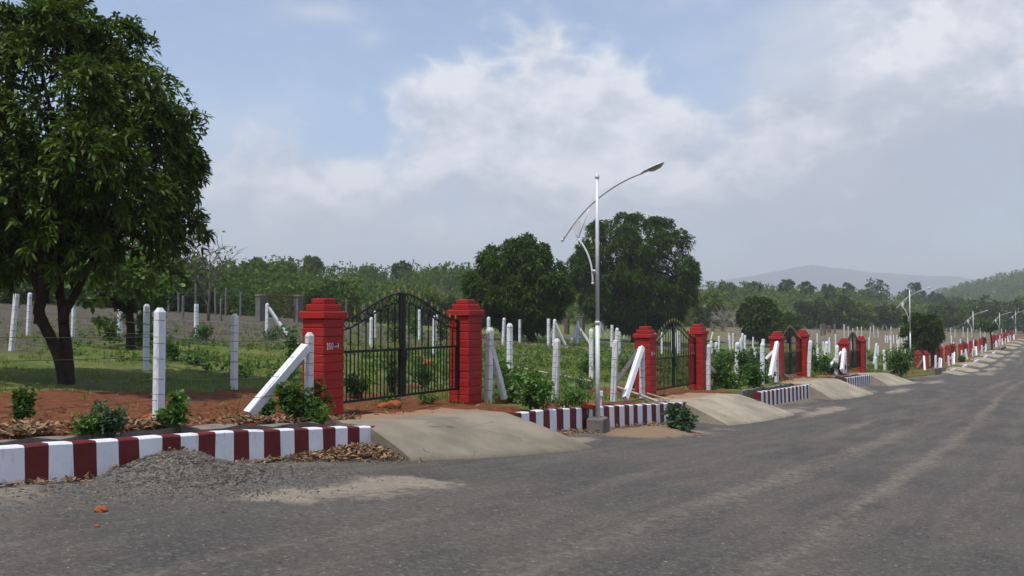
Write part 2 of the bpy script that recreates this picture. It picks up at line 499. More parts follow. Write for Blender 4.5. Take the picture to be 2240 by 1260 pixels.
def leaf_quads(P, D, L, W, droop, rng, fine=False):
    """leaves as bent lance shapes; returns vertices and faces"""
    n = len(P); L = np.broadcast_to(L, n)[:, None]; W = np.broadcast_to(W, n)[:, None]
    D = unit(D); S = unit(np.cross(D, unit(rng.normal(size=(n, 3)) * 0.55 + np.array([0, 0, 1.0]))))
    Z = np.array([0, 0, 1.0])
    if not fine:
        mid = P + D * L * 0.45; tip = P + D * L - Z * droop * L
        V = np.stack([P, mid + S * W / 2, tip, mid - S * W / 2], 1).reshape(-1, 3)
        return V, [np.arange(n * 4).reshape(n, 4)], 4
    a = P + D * L * 0.32 - Z * droop * L * 0.08; b = P + D * L * 0.68 - Z * droop * L * 0.42; tip = P + D * L * 0.95 - Z * droop * L
    V = np.stack([P, a + S * W * 0.42, a - S * W * 0.42, b + S * W * 0.5, b - S * W * 0.5, tip], 1).reshape(-1, 3)
    i = (np.arange(n) * 6)[:, None]
    return V, [i + np.array([[1, 3, 4, 2]]), i + np.array([[0, 1, 2]]), i + np.array([[3, 5, 4]])], 6


def structure(name, me, loc=(0, 0, 0)): return tag(link(name, me, None, loc), kind='structure')

HAZE = 0.00040

# ================================================================ the setting
def spread(a, step, b, lim, g):
    """fine steps from a to b, then steps growing by g out to lim"""
    v = list(np.arange(a, b, step)); d = step
    while v[-1] < lim: d *= g; v.append(v[-1] + d)
    return v


def grid_mesh(name, S, T, zfun, mat, attrs, world=False):
    A, B = np.meshgrid(S, T, indexing='ij'); X, Y = xy(A, B)
    Z = zfun(A, B, X, Y); V = np.stack([X, Y, Z], -1).reshape(-1, 3)
    n, m = len(S), len(T)
    i = np.arange(n - 1)[:, None] * m + np.arange(m - 1)[None]
    F = np.stack([i, i + m, i + m + 1, i + 1], -1).reshape(-1, 4)
    ex = {k: f(A, B, X, Y) for k, f in attrs.items()}
    ex['cs'] = A; ex['ct'] = B
    return np_mesh(name, V, [F], mat, True, extra=ex)


GATES = [(10.55, 14.63), (23.7, 28.0), (37.4, 41.6), (50.5, 55.2)]
FAR_GATES = [(78.4, 83.0), (88.5, 93.3), (99.3, 104.8), (112.3, 118.0), (125.0, 131.5), (139.5, 146.0), (161, 167), (176, 182), (193, 199), (214, 220)]
RAMPS = [(9.75, 13.35), (22.0, 26.7), (35.1, 40.2), (47.6, 53.0)] + [(a - 1.6, b - 0.6) for a, b in FAR_GATES]
KERBS = [(-7.0, 9.78), (13.42, 22.0), (28.3, 35.1), (41.4, 47.6)]
FAR_KERBS = [(84.2, 86.9), (94.4, 97.6), (106.0, 110.6), (119.4, 123.2), (132.6, 137.6), (148, 159)]


def terrain(A, B, X, Y):
    z = field_z(X, Y)
    kt = kerb_top(A)
    trough = np.where((A < 9.4) | ((A > 27) & (A < 36)) | ((A > 41) & (A < 48)), kt - 0.38, kt - 0.06)
    z = np.where(B < 9.45, trough, z)
    z = np.where(B < 8.64, zr(A) - 0.5, z)
    return np.where(B < -14, np.minimum(zr(A) - 0.025 * 16 - 0.5, 30), z)


def red_soil(A, B, X, Y):
    n = fbm(X * 0.7, Y * 0.7, 4)
    left = smooth(15.2, 13.4, B + (n - 0.5) * 2.6) * smooth(15.0, 12.0, A)
    pads = np.zeros_like(A)
    for a, b in GATES:
        pads = np.maximum(pads, smooth(2.6, 0.6, np.abs(A - (a + b) / 2) - 0.8 + (n - .5) * 2) * smooth(14.0, 11.0, B + (n - .5) * 3))
    mid = smooth(0.52, 0.66, fbm(X * 0.45 + 9, Y * 0.45, 4)) * smooth(18, 12, B) * smooth(12, 16, A) * 0.9
    return np.clip(np.maximum(np.maximum(left, pads), mid), 0, 1)


def dry_soil(A, B, X, Y):
    n = fbm(X * 0.09, Y * 0.09, 4)
    left = smooth(22, 32, B + (n - .5) * 18) * smooth(80, 50, A)
    right = smooth(92, 128, Y + (n - .5) * 40) * smooth(0.12, 0.28, X / np.maximum(Y, 1)) * smooth(30, 60, A)
    return np.clip(np.maximum(left, right * 0.72), 0, 1)


def bank(A, B, X, Y): return smooth(0.1, -0.1, X / np.maximum(Y, 1))


def wooded(A, B, X, Y):
    k = X / np.maximum(Y, 20)
    F = np.interp(k, HK, [58, 68, 88, 130, 168, 215, 262, 300])
    return smooth(F - 4, F + 8, Y)


def ground_material():
    m = Mat('field_ground', 0.95, 0.1); p = m.pos()
    n1 = m.noise(p, 0.9, 6, 0.65); n2 = m.noise(p, 7, 5, 0.65); n3 = m.noise(p, 34, 4, 0.6)
    grass = m.mix(m.step(n1, 0.35, 0.65), (0.075, 0.125, 0.024), (0.15, 0.165, 0.048))
    grass = m.mix(m.step(n2, 0.50, 0.72), grass, (0.17, 0.125, 0.075))
    grass = m.mix(m.step(n3, 0.55, 0.75, 0, 0.6), grass, (0.045, 0.06, 0.018))
    red = m.mix(m.step(n2, 0.3, 0.7), (0.115, 0.040, 0.020), (0.21, 0.078, 0.036))
    red = m.mix(m.step(n3, 0.55, 0.78, 0, 0.6), red, (0.30, 0.15, 0.085))
    dry = m.mix(m.step(n1, 0.3, 0.7), (0.135, 0.115, 0.075), (0.20, 0.145, 0.080))
    dry = m.mix(m.attr('bank'), dry, m.mix(m.step(n1, 0.3, 0.7), (0.070, 0.062, 0.052), (0.115, 0.098, 0.070)))
    dry = m.mix(m.step(n2, 0.5, 0.75, 0, 0.7), dry, (0.09, 0.078, 0.055))
    rd = m.step(m.math('ADD', m.attr('red'), m.math('MULTIPLY', m.math('SUBTRACT', n2, 0.5), 0.9)), 0.35, 0.65)
    dr = m.step(m.math('ADD', m.attr('dry'), m.math('MULTIPLY', m.math('SUBTRACT', n1, 0.5), 0.8)), 0.35, 0.7)
    col = m.mix(dr, grass, dry); col = m.mix(rd, col, red)
    col = m.mix(m.attr('wood'), col, m.mix(n1, (0.05, 0.07, 0.022), (0.10, 0.11, 0.04)))
    m.color(col); m.bump(m.math('ADD', n2, n3), 0.8, 0.05)
    return m.m


gs = [-x for x in spread(8, 1, 12, 900, 1.25)][::-1] + spread(-7.9, 0.3, 44, 4300, 1.04)
gt = [-x for x in spread(14, 2, 20, 4000, 1.3)][::-1] + [-13.9, 0, 8.60, 8.66, 9.10, 9.40, 9.46] + spread(9.6, 0.22, 28, 4300, 1.04)
structure('ground', grid_mesh('ground', gs, gt, terrain, ground_material(), {'red': red_soil, 'dry': dry_soil, 'bank': bank, 'wood': wooded}))

# ---- road
HEAPS = [(6.15, 8.2, 1.15, 0.85, 0.25, 'grey'), (6.9, 7.7, 1.0, .6, .07, 'grey'), (17.6, 7.55, 1.9, 0.9, 0.13, 'sand'), (5.0, 8.2, 1.3, 0.35, 0.05, 'grey')]


def road_height(A, B, X, Y):
    z = road_z(A, B)
    near = np.exp(-np.hypot(X, Y) / 60)
    z = z + (fbm(X * 0.5, Y * 0.5, 3) - 0.5) * 0.05 * near + (fbm(X * 3, Y * 3, 3) - 0.5) * 0.015 * near
    z = z + 0.05 * smooth(7.6, 8.55, B) * (fbm(X * 1.2, Y * 1.2, 3))
    for s, t, rs, rt, h, _ in HEAPS:
        d = np.hypot((A - s) / rs, (B - t) / rt) + (fbm(X * 2.3, Y * 2.3, 3) - 0.5) * 0.5
        z = z + h * smooth(1.0, 0.0, d)
    return z


def road_top(s, t):
    x, y = xy(np.asarray(s, float), np.asarray(t, float)); return road_height(np.asarray(s, float), np.asarray(t, float), x, y)


def road_dust(A, B, X, Y):
    n = fbm(X * 0.9, Y * 0.9, 4) - 0.5
    v = np.zeros_like(A); n_ = n; n = n + 0.8 * (fbm(X * 3.1 + 3, Y * 3.1, 3) - 0.5)
    spots = [(7.6, 6.5, 1.35, 0.62), (6.3, 6.7, 0.9, 0.5), (18.5, 7.1, 2.0, 0.55), (14.4, 7.9, 1.0, 0.4)]
    for a, b in RAMPS[1:4]: spots += [(b + 3.0, 6.7, 4.0, 0.45), (b + 1.5, 7.6, 2.0, 0.5)]
    for a, b in RAMPS[4:]: spots += [(b + 2.0, 6.2, 7.0, 0.9)]
    for s, t, rs, rt in spots:
        v = np.maximum(v, smooth(1.35, 0.0, np.hypot((A - s) / rs, (B - t) / rt) + n * 1.5))
    n = n_; strip = smooth(7.6, 8.5, B + n * 1.3) * 0.55
    tracks = 0
    for tt, w in ((3.25, 0.42), (1.35, 0.40), (-0.5, 0.5), (-2.6, 0.7), (4.7, 0.3), (2.3, 0.25)):
        tracks = np.maximum(tracks, np.exp(-((B - tt + n * 0.35 + 0.4 * np.sin(A * 0.04 + tt)) / w) ** 2) * (0.30 + 0.45 * smooth(.25, .75, fbm(A * 0.07 + tt * 3, B * 0.5, 4))))
    return np.clip(np.maximum(np.maximum(v, strip), tracks * smooth(-10, 12, A) * 0.66), 0, 1)


def road_sand(A, B, X, Y):
    n = fbm(X * 1.3, Y * 1.3, 4) - 0.5
    return smooth(1.15, 0.5, np.hypot((A - 17.6) / 2.0, (B - 7.6) / 0.95) + n * 0.6)


def road_gravel(A, B, X, Y):
    n = fbm(X * 1.1, Y * 1.1, 4) - 0.5
    a = smooth(1.3, 0.4, np.hypot((A - 6.15) / 1.5, (B - 7.7) / 1.2) + n * 0.7)
    return np.maximum(a, smooth(6.2, 8.2, B + n * 2) * smooth(9, 4, A) * 0.8)


def road_material():
    m = Mat('asphalt', 0.88, 0.25); p = m.pos()
    cs = m.attr('cs'); ct = m.attr('ct')
    v = m.node('ShaderNodeCombineXYZ'); m.L.new(m.math('MULTIPLY', cs, 0.12), v.inputs[0]); m.L.new(ct, v.inputs[1])
    streak = m.noise(v.outputs[0], 2.6, 5, 0.6)
    big = m.noise(p, 0.45, 5, 0.6); n2 = m.noise(p, 9, 5, 0.65); n3 = m.noise(p, 48, 4, 0.75); n4 = m.noise(p, 17, 4, 0.7)
    col = m.mix(m.step(big, 0.3, 0.7), (0.052, 0.048, 0.042), (0.086, 0.076, 0.063))
    col = m.mix(m.step(streak, 0.42, 0.70, 0, 0.7), col, (0.118, 0.100, 0.082))
    col = m.mix(m.step(n3, 0.46, 0.68, 0, 0.42), col, (0.135, 0.125, 0.115))
    col = m.mix(m.step(n3, 0.48, 0.32, 0, 0.45), col, (0.028, 0.027, 0.027))
    col = m.mix(m.step(n4, 0.50, 0.70, 0, 0.35), col, (0.13, 0.118, 0.10)); col = m.mix(m.step(n4, 0.48, 0.30, 0, 0.35), col, (0.03, 0.029, 0.029))
    ch = m.vor(p, 18); sel = m.noise(p, 17, 2)
    col = m.mix(m.math('MULTIPLY', m.step(ch, 0.20, 0.12), m.step(sel, 0.60, 0.66)), col, (0.38, 0.35, 0.31))
    g2 = m.vor(p, 34, out='Color'); sg = m.node('ShaderNodeSeparateColor'); m.L.new(g2, sg.inputs[0])
    col = m.mix(m.step(sg.outputs[0], 0.76, 0.99, 0, 0.36), col, (0.19, 0.175, 0.155)); col = m.mix(m.step(sg.outputs[1], 0.75, 1.0, 0, 0.36), col, (0.025, 0.024, 0.023))
    ch2 = m.vor(p, 7.0); sel2 = m.noise(p, 5, 2)
    col = m.mix(m.math('MULTIPLY', m.step(ch2, 0.16, 0.08), m.step(sel2, 0.60, 0.66)), col, (0.26, 0.20, 0.15))
    gr = m.vor(p, 42, out='Color')
    sepc = m.node('ShaderNodeSeparateColor'); m.L.new(gr, sepc.inputs[0])
    gcol = m.mix(sepc.outputs[0], (0.036, 0.034, 0.031), (0.17, 0.155, 0.135))
    col = m.mix(m.math('MULTIPLY', m.attr('gravel'), 0.85), col, gcol)
    dust = m.step(m.math('ADD', m.attr('dust'), m.math('MULTIPLY', m.math('SUBTRACT', n2, 0.5), 1.1)), 0.2, 0.95, 0, 0.80)
    dcol = m.mix(m.step(n2, 0.35, 0.65), (0.235, 0.195, 0.150), (0.30, 0.245, 0.185))
    col = m.mix(dust, col, m.mix(m.step(n3, 0.5, 0.75, 0, .5), dcol, (0.12, 0.10, 0.085)))
    sand = m.step(m.math('ADD', m.attr('sand'), m.math('MULTIPLY', m.math('SUBTRACT', n2, 0.5), 0.8)), 0.3, 0.7, 0, 0.9)
    col = m.mix(sand, col, m.mix(n3, (0.15, 0.095, 0.05), (0.29, 0.20, 0.12)))
    m.color(col)
    m.bump(m.math('ADD', m.math('MULTIPLY', n3, 1.0), m.math('MULTIPLY', n2, 0.6)), 0.55, 0.012)
    return m.m


rs = [-40, -30, -20, -14, -10] + spread(-8, 0.12, 22, 1500, 1.03)
rt = [-14, -12, -10, -8.5, -7.2] + list(np.arange(-6.4, 2, 0.3)) + list(np.arange(2, 8.61, 0.1))
structure('road', grid_mesh('road', rs, rt, road_height, road_material(), {'dust': road_dust, 'sand': road_sand, 'gravel': road_gravel}))

# ---- inner lane across the plots
def ribbon(name, pts, width, mat, lift):
    P = np.array(pts, float); q = np.concatenate([[0], np.cumsum(np.linalg.norm(np.diff(P[:, :2], axis=0), axis=1))])
    u = np.arange(0, q[-1], 1.0); X = np.interp(u, q, P[:, 0]); Y = np.interp(u, q, P[:, 1])
    T = np.stack([np.gradient(X), np.gradient(Y)], -1); T /= np.linalg.norm(T, axis=1)[:, None]; Nn = np.stack([-T[:, 1], T[:, 0]], -1)
    V = []
    for w in np.linspace(-0.5, 0.5, 5):
        x = X + Nn[:, 0] * w * width; y = Y + Nn[:, 1] * w * width
        V.append(np.stack([x, y, field_z(x, y) + lift * (1 - (2 * w) ** 4) - 0.05], -1))
    V = np.stack(V, 1); n = len(u); i = np.arange(n - 1)[:, None] * 5 + np.arange(4)[None]
    return structure(name, np_mesh(name, V.reshape(-1, 3), [np.stack([i, i + 5, i + 6, i + 1], -1).reshape(-1, 4)], mat, True))


M['lane'] = simple('lane_asphalt', (0.085, 0.085, 0.09), (0.12, 0.115, 0.11), 1.5, 0.9)
ribbon('lane', [at(1150, 728), at(1240, 737), at(1330, 749), at(1430, 760), at(1530, 771), at(1625, 784), at(1720, 800)], 4.2, M['lane'], 0.22)
ribbon('cross_lane', [at(1560, 748), at(1700, 744), at(1850, 744), at(2010, 745), at(2120, 742)], 4.5, M['lane'], 0.22)

# ---- kerbs: painted concrete walls with maroon and white bands
def kerb(s0, s1, label, first_red, painted_=True, w=0.255, h_extra=0.0):
    rng = np.random.default_rng(int(s0 * 10) + 500)
    edges = [s0]
    while edges[-1] < s1 - 0.12: edges.append(min(s1, edges[-1] + w * rng.uniform(0.90, 1.10)))
    edges = np.array(edges)
    V = []; F = []; mi = []; q = 0
    sub = 4
    for i in range(len(edges) - 1):
        a, b = edges[i], edges[i + 1]
        for j in range(sub):
            u0, u1 = a + (b - a) * j / sub, a + (b - a) * (j + 1) / sub
            ring = []
            for u, uu in ((u0, j == 0), (u1, j == sub - 1)):
                zt = float(kerb_top(u)) + 0.03 * (fbm(np.array([u * 1.3]), np.array([s0]), 3)[0] - 0.5) + h_extra
                zb = float(zr(u)) - 0.12
                lean = 0.02 * (fbm(np.array([u * 2.1]), np.array([s0 + 3]), 2)[0] - 0.5)
                sl = float(np.random.default_rng(int((u + 50) * 1000)).normal(0, 0.005)) if (uu and s0 < u < s1 - .01) else 0.0
                for t, z in ((KERB_T0 - 0.012, zb), (KERB_T0 + lean, zt - 0.02), (KERB_T0 + 0.022 + lean, zt), (KERB_T1 - 0.02, zt), (KERB_T1, zt - 0.025), (KERB_T1, zb)):
                    x, y = xy(u + (sl if z == zb else -sl), t); ring.append((x, y, z))
            V += ring
            for e in range(5):
                F.append((q + e, q + 6 + e, q + 7 + e, q + 1 + e)); mi.append((i + first_red) % 2 if painted_ else 0)
            if i == 0 and j == 0: F += [(q, q + 1, q + 4, q + 5), (q + 1, q + 2, q + 3, q + 4)]; mi += [mi[-1]] * 2
            if i == len(edges) - 2 and j == sub - 1: F += [(q + 11, q + 10, q + 7, q + 6), (q + 10, q + 9, q + 8, q + 7)]; mi += [mi[-1]] * 2
            q += 12
    V = np.array(V); c = V.mean(0); c[2] = V[:, 2].min()
    me = np_mesh('kerb_wall', V - c, [np.array(F)], [M['kwhite'], M['kred']], midx=mi)
    return tag(link('kerb_wall', me, None, tuple(c)), label, 'kerb', 'kerb walls along the road')


KL = ['nearest long maroon and white striped kerb wall below the big mango tree',
      'striped kerb wall behind the nearest lamp post, between the first two ramps',
      'striped kerb wall between the second and third concrete ramps',
      'short striped kerb wall just before the fourth red gate']
for i, (a, b) in enumerate(KERBS):
    kerb(a, b, KL[i], (0, 1, 1, 1)[i])
FKL = ['first', 'second', 'third', 'fourth', 'fifth', 'sixth']
for i, (a, b) in enumerate(FAR_KERBS):
    kerb(a, b, '%s plain white kerb piece along the far row of red gates' % FKL[i], 0, False, w=0.8, h_extra=0.05)


def wall_strip(name, s0, s1, t0, t1, ztop, zbot, mat, step=0.3, rough=0.02):
    S = np.arange(s0, s1 + 1e-6, step); V = []
    rng = np.random.default_rng(int(s0 * 7 + t0 * 11) + 999)
    for u in S:
        j = rng.normal(0, rough, 4)
        for t, z in ((t0, zbot(u)), (t0 + j[2] * .5, ztop(u) + j[0]), (t1 + j[3] * .5, ztop(u) + j[1]), (t1, zbot(u))):
            x, y = xy(u, t); V.append((x, y, z))
    V = np.array(V); c = V.mean(0); n = len(S)
    F = [(i * 4 + e, i * 4 + 4 + e, i * 4 + 5 + e, i * 4 + 1 + e) for i in range(n - 1) for e in range(3)]
    F += [(0, 1, 2, 3), ((n - 1) * 4 + 3, (n - 1) * 4 + 2, (n - 1) * 4 + 1, (n - 1) * 4)]
    return link(name, np_mesh(name, V - c, [np.array(F)], mat), None, tuple(c))


DL = ['rough concrete rim of the drain behind the nearest striped kerb',
      'grey concrete drain wall behind the third striped kerb',
      'grey concrete drain wall behind the short fourth striped kerb',
      'pale concrete rim behind the striped kerb of the nearest lamp post']
for (a, b, dz), lb in zip(((-7.0, 9.5, 0.02), (28.6, 36.2, 0.04), (42.0, 48.6, 0.04), (16.5, 22.3, -0.02)), DL):
    tag(wall_strip('drain_wall', a, b, 9.18, 9.34, lambda u, d=dz: float(kerb_top(u)) + d - 0.03, lambda u: float(kerb_top(u)) - 0.45, M['concrete_dark']), lb, 'drain wall', 'drain walls beside the kerbs')

# ---- culvert headwalls in the gap after the fourth gate and at the far lamp
for s0, s1, t0, t1, lb in ((55.8, 61.0, 9.0, 9.25, 'dark concrete culvert edge beside the bush past the fourth gate'),
                           (72.5, 79.5, 8.55, 8.8, 'low dirty concrete wall in front of the fifth red gate'),
                           (147.0, 158, 8.4, 8.7, 'low grey concrete wall at the foot of the fourth lamp post')):
    tag(wall_strip('culvert_wall', s0, s1, t0, t1, lambda u: float(zr(u)) + 0.52, lambda u: float(zr(u)) - 0.3, M['concrete_dark'], 0.5), lb, 'culvert wall')


# ---- concrete ramps from the road up to each gate
def ramp_material(k=1.0):
    m = Mat('ramp_concrete', 0.92, 0.15); p = m.pos()
    n1 = m.noise(p, 0.9, 6, 0.62); n2 = m.noise(p, 6, 5, 0.65); n3 = m.noise(p, 80, 3)
    col = m.mix(m.step(n1, 0.32, 0.68), tuple(k * v for v in (0.190, 0.164, 0.124)), tuple(k * v for v in (0.31, 0.264, 0.195)))
    col = m.mix(m.step(n2, 0.52, 0.75, 0, 0.45), col, (0.15, 0.14, 0.12))
    col = m.mix(m.step(n3, 0.55, 0.75, 0, 0.4), col, (0.34, 0.30, 0.25))
    rs_ = m.step(m.math('ADD', m.attr('soil'), m.math('MULTIPLY', m.math('SUBTRACT', n2, 0.5), 0.8)), 0.45, 0.75, 0, 0.9)
    col = m.mix(rs_, col, m.mix(n3, (0.22, 0.125, 0.07), (0.34, 0.22, 0.14)))
    cr = m.vor(p, 1.7, 'DISTANCE_TO_EDGE'); brk = m.noise(p, 1.3, 3)
    col = m.mix(m.math('MULTIPLY', m.step(cr, 0.016, 0.004, 0, 0.85), m.step(brk, 0.57, 0.62)), col, (0.06, 0.055, 0.05))
    m.color(col); m.bump(m.math('ADD', n3, n2), 0.35, 0.01); return m.m


M['ramp'] = ramp_material(0.84)
M['ramp_pale'] = ramp_material(1.22)


def ramp(s0, s1, outs, mat):
    U = np.linspace(0, 1, 25); W = np.linspace(0, 1, 25); rng = np.random.default_rng(int(s0))
    V = np.zeros((25, 25, 3))
    W[1] = 0.003
    for i, w in enumerate(W):                      # w=0 road edge, 1 at the gate line
        for j, u in enumerate(U):
            out = outs[0] + (outs[1] - outs[0]) * u
            flare = 0.35 * (1 - w) ** 1.5
            s = s0 - flare + (s1 - s0 + 2 * flare * 0.6) * u
            bow = 0.12 * math.sin(math.pi * u) * (1 - w)
            t = 8.6 - out - bow + (out + bow + 1.7) * w + 0.12 * (1 - w) * (fbm(np.array([s * 2.0]), np.array([s0 * 1.0]), 3)[0] - .5)
            x, y = xy(s, t)
            lo = float(road_z(s, t)) if t < 8.6 else float(kerb_top(s)) - 0.35
            hi = float(kerb_top(s)) + 0.03
            q = np.clip((t - (8.6 - out)) / (out + 0.05), 0, 1); q = 1 - (1 - q) ** 1.1
            edge = min(u, 1 - u); rim = smooth(-0.02, 0.03, np.array([edge]))[0]
            z = lo + (hi - lo) * q
            if t < 9.3: z = lo - 0.06 + (z - lo + 0.06) * (0.88 + 0.12 * rim) if edge < 0.03 else z
            if i == 0: z = lo - 0.05
            elif t < 8.6: z += 0.03 * (1 - q)
            z += 0.012 * (fbm(np.array([s * 1.5]), np.array([t * 1.5]), 3)[0] - .5)
            if t > 9.4: z = min(hi, G(x, y)) + 0.02 * (1 - w) - (0.06 if w > 0.97 else 0.0)
            V[i, j] = (x, y, z)
    i = np.arange(24)[:, None] * 25 + np.arange(24)[None]
    F = np.stack([i, i + 1, i + 26, i + 25], -1).reshape(-1, 4)
    # skirts down to the road at both sides
    n = 625; sk = []; VV = [V.reshape(-1, 3)]
    for col in (0, 24):
        top = V[:, col].copy(); low = top.copy(); low[:, 2] -= 0.55; VV += [top, low]
        for a in range(24): sk.append((n + a, n + a + 1, n + 25 + a + 1, n + 25 + a))
        n += 50
    return structure('driveway_ramp', np_mesh('driveway_ramp', np.vstack(VV), [F, np.array(sk)], mat, True, extra={'soil': np.concatenate([np.repeat(np.clip((W - 0.35) / 0.5, 0, 1), 25), np.zeros(100)])}))


for i, (a, b) in enumerate(RAMPS): ramp(a, b, ((0.95, 1.65), (1.25, 1.6), (0.95, 1.45), (0.95, 1.4))[i] if i < 4 else (1.2, 1.5), M['ramp'] if i == 0 else M['ramp_pale'])


# ---- far hill and mountains
def heightfield(name, x0, x1, y0, y1, nx, ny, f, mat):
    X, Y = np.meshgrid(np.linspace(x0, x1, nx), np.linspace(y0, y1, ny), indexing='ij')
    V = np.stack([X, Y, f(X, Y)], -1).reshape(-1, 3)
    i = np.arange(nx - 1)[:, None] * ny + np.arange(ny - 1)[None]
    return structure(name, np_mesh(name, V, [np.stack([i, i + ny, i + ny + 1, i + 1], -1).reshape(-1, 4)], mat, True))


def hill_z(X, Y):
    px = X / Y * FPX + 1120
    top = np.interp(px, [1850, 2000, 2080, 2140, 2190, 2240, 2330, 2500, 2900], [-6, 8, 18, 25.0, 29.0, 32, 36, 34, 20])
    prof = smooth(520, 800, Y) * smooth(1150, 860, Y)
    return -9 + (top + 9) * prof + (fbm(X * 0.02, Y * 0.02, 4) - 0.5) * 7 * prof


M['hill'] = simple('wooded_hill', (0.060, 0.090, 0.028), (0.115, 0.125, 0.055), 0.03, 0.95, 0.1)
heightfield('hill', 180, 900, 500, 1180, 140, 90, hill_z, M['hill'])
MTN = [(1100, 40), (1380, 95), (1500, 120), (1560, 150), (1640, 171), (1700, 195), (1735, 212), (1770, 222), (1800, 218), (1850, 206), (1900, 192), (1960, 184), (2030, 175),
       (2070, 180), (2095, 172), (2160, 150), (2300, 135), (2600, 90)]


def mtn_z(X, Y):
    px = X / Y * FPX + 1120
    top = np.interp(px, [a for a, _ in MTN], [b for _, b in MTN]) * 0.92
    prof = smooth(2500, 3300, Y) * smooth(4200, 3350, Y)
    rid = 1 - np.abs(fbm(X * 0.004, Y * 0.003, 4) - 0.5) * 2
    return -20 + (top * 1.0 + 20) * prof * (0.86 + 0.14 * rid)


MY = 4200 / 3300.0
M['mountain'] = simple('far_mountain', (0.05, 0.06, 0.062), (0.07, 0.078, 0.075), 0.004, 0.95, 0.05)
heightfield('mountains', -500, 3800, 3120, 5300, 160, 70, lambda X, Y: mtn_z(X / MY, Y / MY) * MY * 0.94, M['mountain'])

# ================================================================ gate pillars
def copy_tree(o, parent=None):
    c = o.copy(); COL.objects.link(c)
    if parent is not None: c.parent = parent
    for ch in list(o.children): copy_tree(ch, c)
    return c


NCOURSE = 11
PW = 0.49


def course_mesh(h, k):
    rng = np.random.default_rng(40 + k)
    return MB().bevbox((PW + rng.uniform(-.006, .006), PW + rng.uniform(-.006, .006), h - 0.004), 0.013, 0, 0.0025, rng).mesh('course', M['red'])


COURSES = [course_mesh(0.16, k) for k in range(5)]
CORE = MB().box((0, 0, 0.5), (PW - 0.03, PW - 0.03, 1.0)).mesh('core', M['red'])
CAP = MB().bevbox((0.57, 0.57, 0.125), 0.014, 0, 0.002, np.random.default_rng(3)).mesh('cap', M['red'])
CAP2 = MB().bevbox((0.42, 0.42, 0.115), 0.014, 0, 0.002, np.random.default_rng(4)).mesh('cap_step', M['red'])
CAP3 = MB().bevbox((0.29, 0.29, 0.10), 0.014, 0, 0.002, np.random.default_rng(5)).mesh('cap_top', M['red'])
ROD = MB().tube([(0, 0, 0), (0.01, 0, 0.2), (-0.01, 0.01, 0.38)], 0.007, 5).mesh('rebar', M['rust'])


def strokes(lines, w, depth=0.004):
    """hand-lettered strokes on a wall that faces -y: lines of (x, z) points"""
    mb = MB()
    for ln in lines:
        P = np.array(ln, float)
        for a, b in zip(P[:-1], P[1:]):
            d = unit((b - a)[None])[0]; n = np.array([-d[1], d[0]]) * w / 2; e = d * w * 0.35
            q = [a - e + n, b + e + n, b + e - n, a - e - n]
            V = [(x, 0, z) for x, z in q] + [(x, -depth, z) for x, z in q]
            mb.add(V, [(4, 5, 6, 7), (0, 4, 7, 3), (1, 2, 6, 5), (0, 1, 5, 4), (3, 7, 6, 2)])
    return mb


def ellipse(cx, cz, rx, rz, a0=0, a1=360, n=14):
    return [(cx + rx * math.cos(R(a)), cz + rz * math.sin(R(a))) for a in np.linspace(a0, a1, n)]


GLYPH = {'1': [[(0, .082), (.014, .10), (.014, 0)], [(0, 0), (.03, 0)]],
         '6': [ellipse(.022, .03, .020, .03), [(.003, .035), (.006, .075), (.02, .10), (.036, .09)]],
         '0': [ellipse(.022, .05, .020, .05)]}
ARROW = [[(0, .035), (.10, .055)], [(.078, .095), (.10, .055), (.082, .012)]]


def lettering(text):
    out = []; x = 0
    for ch in text:
        out += [[(x + a, z) for a, z in ln] for ln in GLYPH[ch]]; x += 0.042 if ch == '1' else 0.056
    x += 0.018
    return out + [[(x + a, z) for a, z in ln] for ln in ARROW]


NUMBER = [strokes(lettering('160'), 0.010).mesh('house_number', M['letter']), strokes(lettering('161'), 0.010).mesh('house_number', M['letter'])]


def pillar(s, t, z, h, label, detail=True, number=None, rods=0):
    x, y = xy(s, t); root = empty('gate_pillar', (x, y, z), ROAD_ROT)
    tag(root, label, 'gate pillar', 'red gate pillars along the road')
    hs = h - 0.34
    if detail:
        ch = hs / NCOURSE
        for i in range(NCOURSE):
            link('course', COURSES[(i * 3 + int(s)) % 5], root, (0, 0, i * ch), (0, 0, (i % 4) * math.pi / 2), (1, 1, ch / 0.16))
        link('core', CORE, root, (0, 0, -0.25), None, (1, 1, hs + 0.24))
    else:
        link('shaft', CORE, root, (0, 0, -0.2), None, (1.05, 1.05, hs + 0.2))
    link('cap', CAP, root, (0, 0, hs)); link('cap_step', CAP2, root, (0, 0, hs + 0.125)); link('cap_top', CAP3, root, (0, 0, hs + 0.24))
    if number is not None: link('house_number', NUMBER[number], root, (-0.17, -PW / 2 - 0.006, hs - 0.50))
    for i in range(rods): link('rebar', ROD, root, (0.05 - 0.12 * i, 0.03, h - 0.01), (0.15 * i, 0.1, i), None)
    return root


TL = 10.5
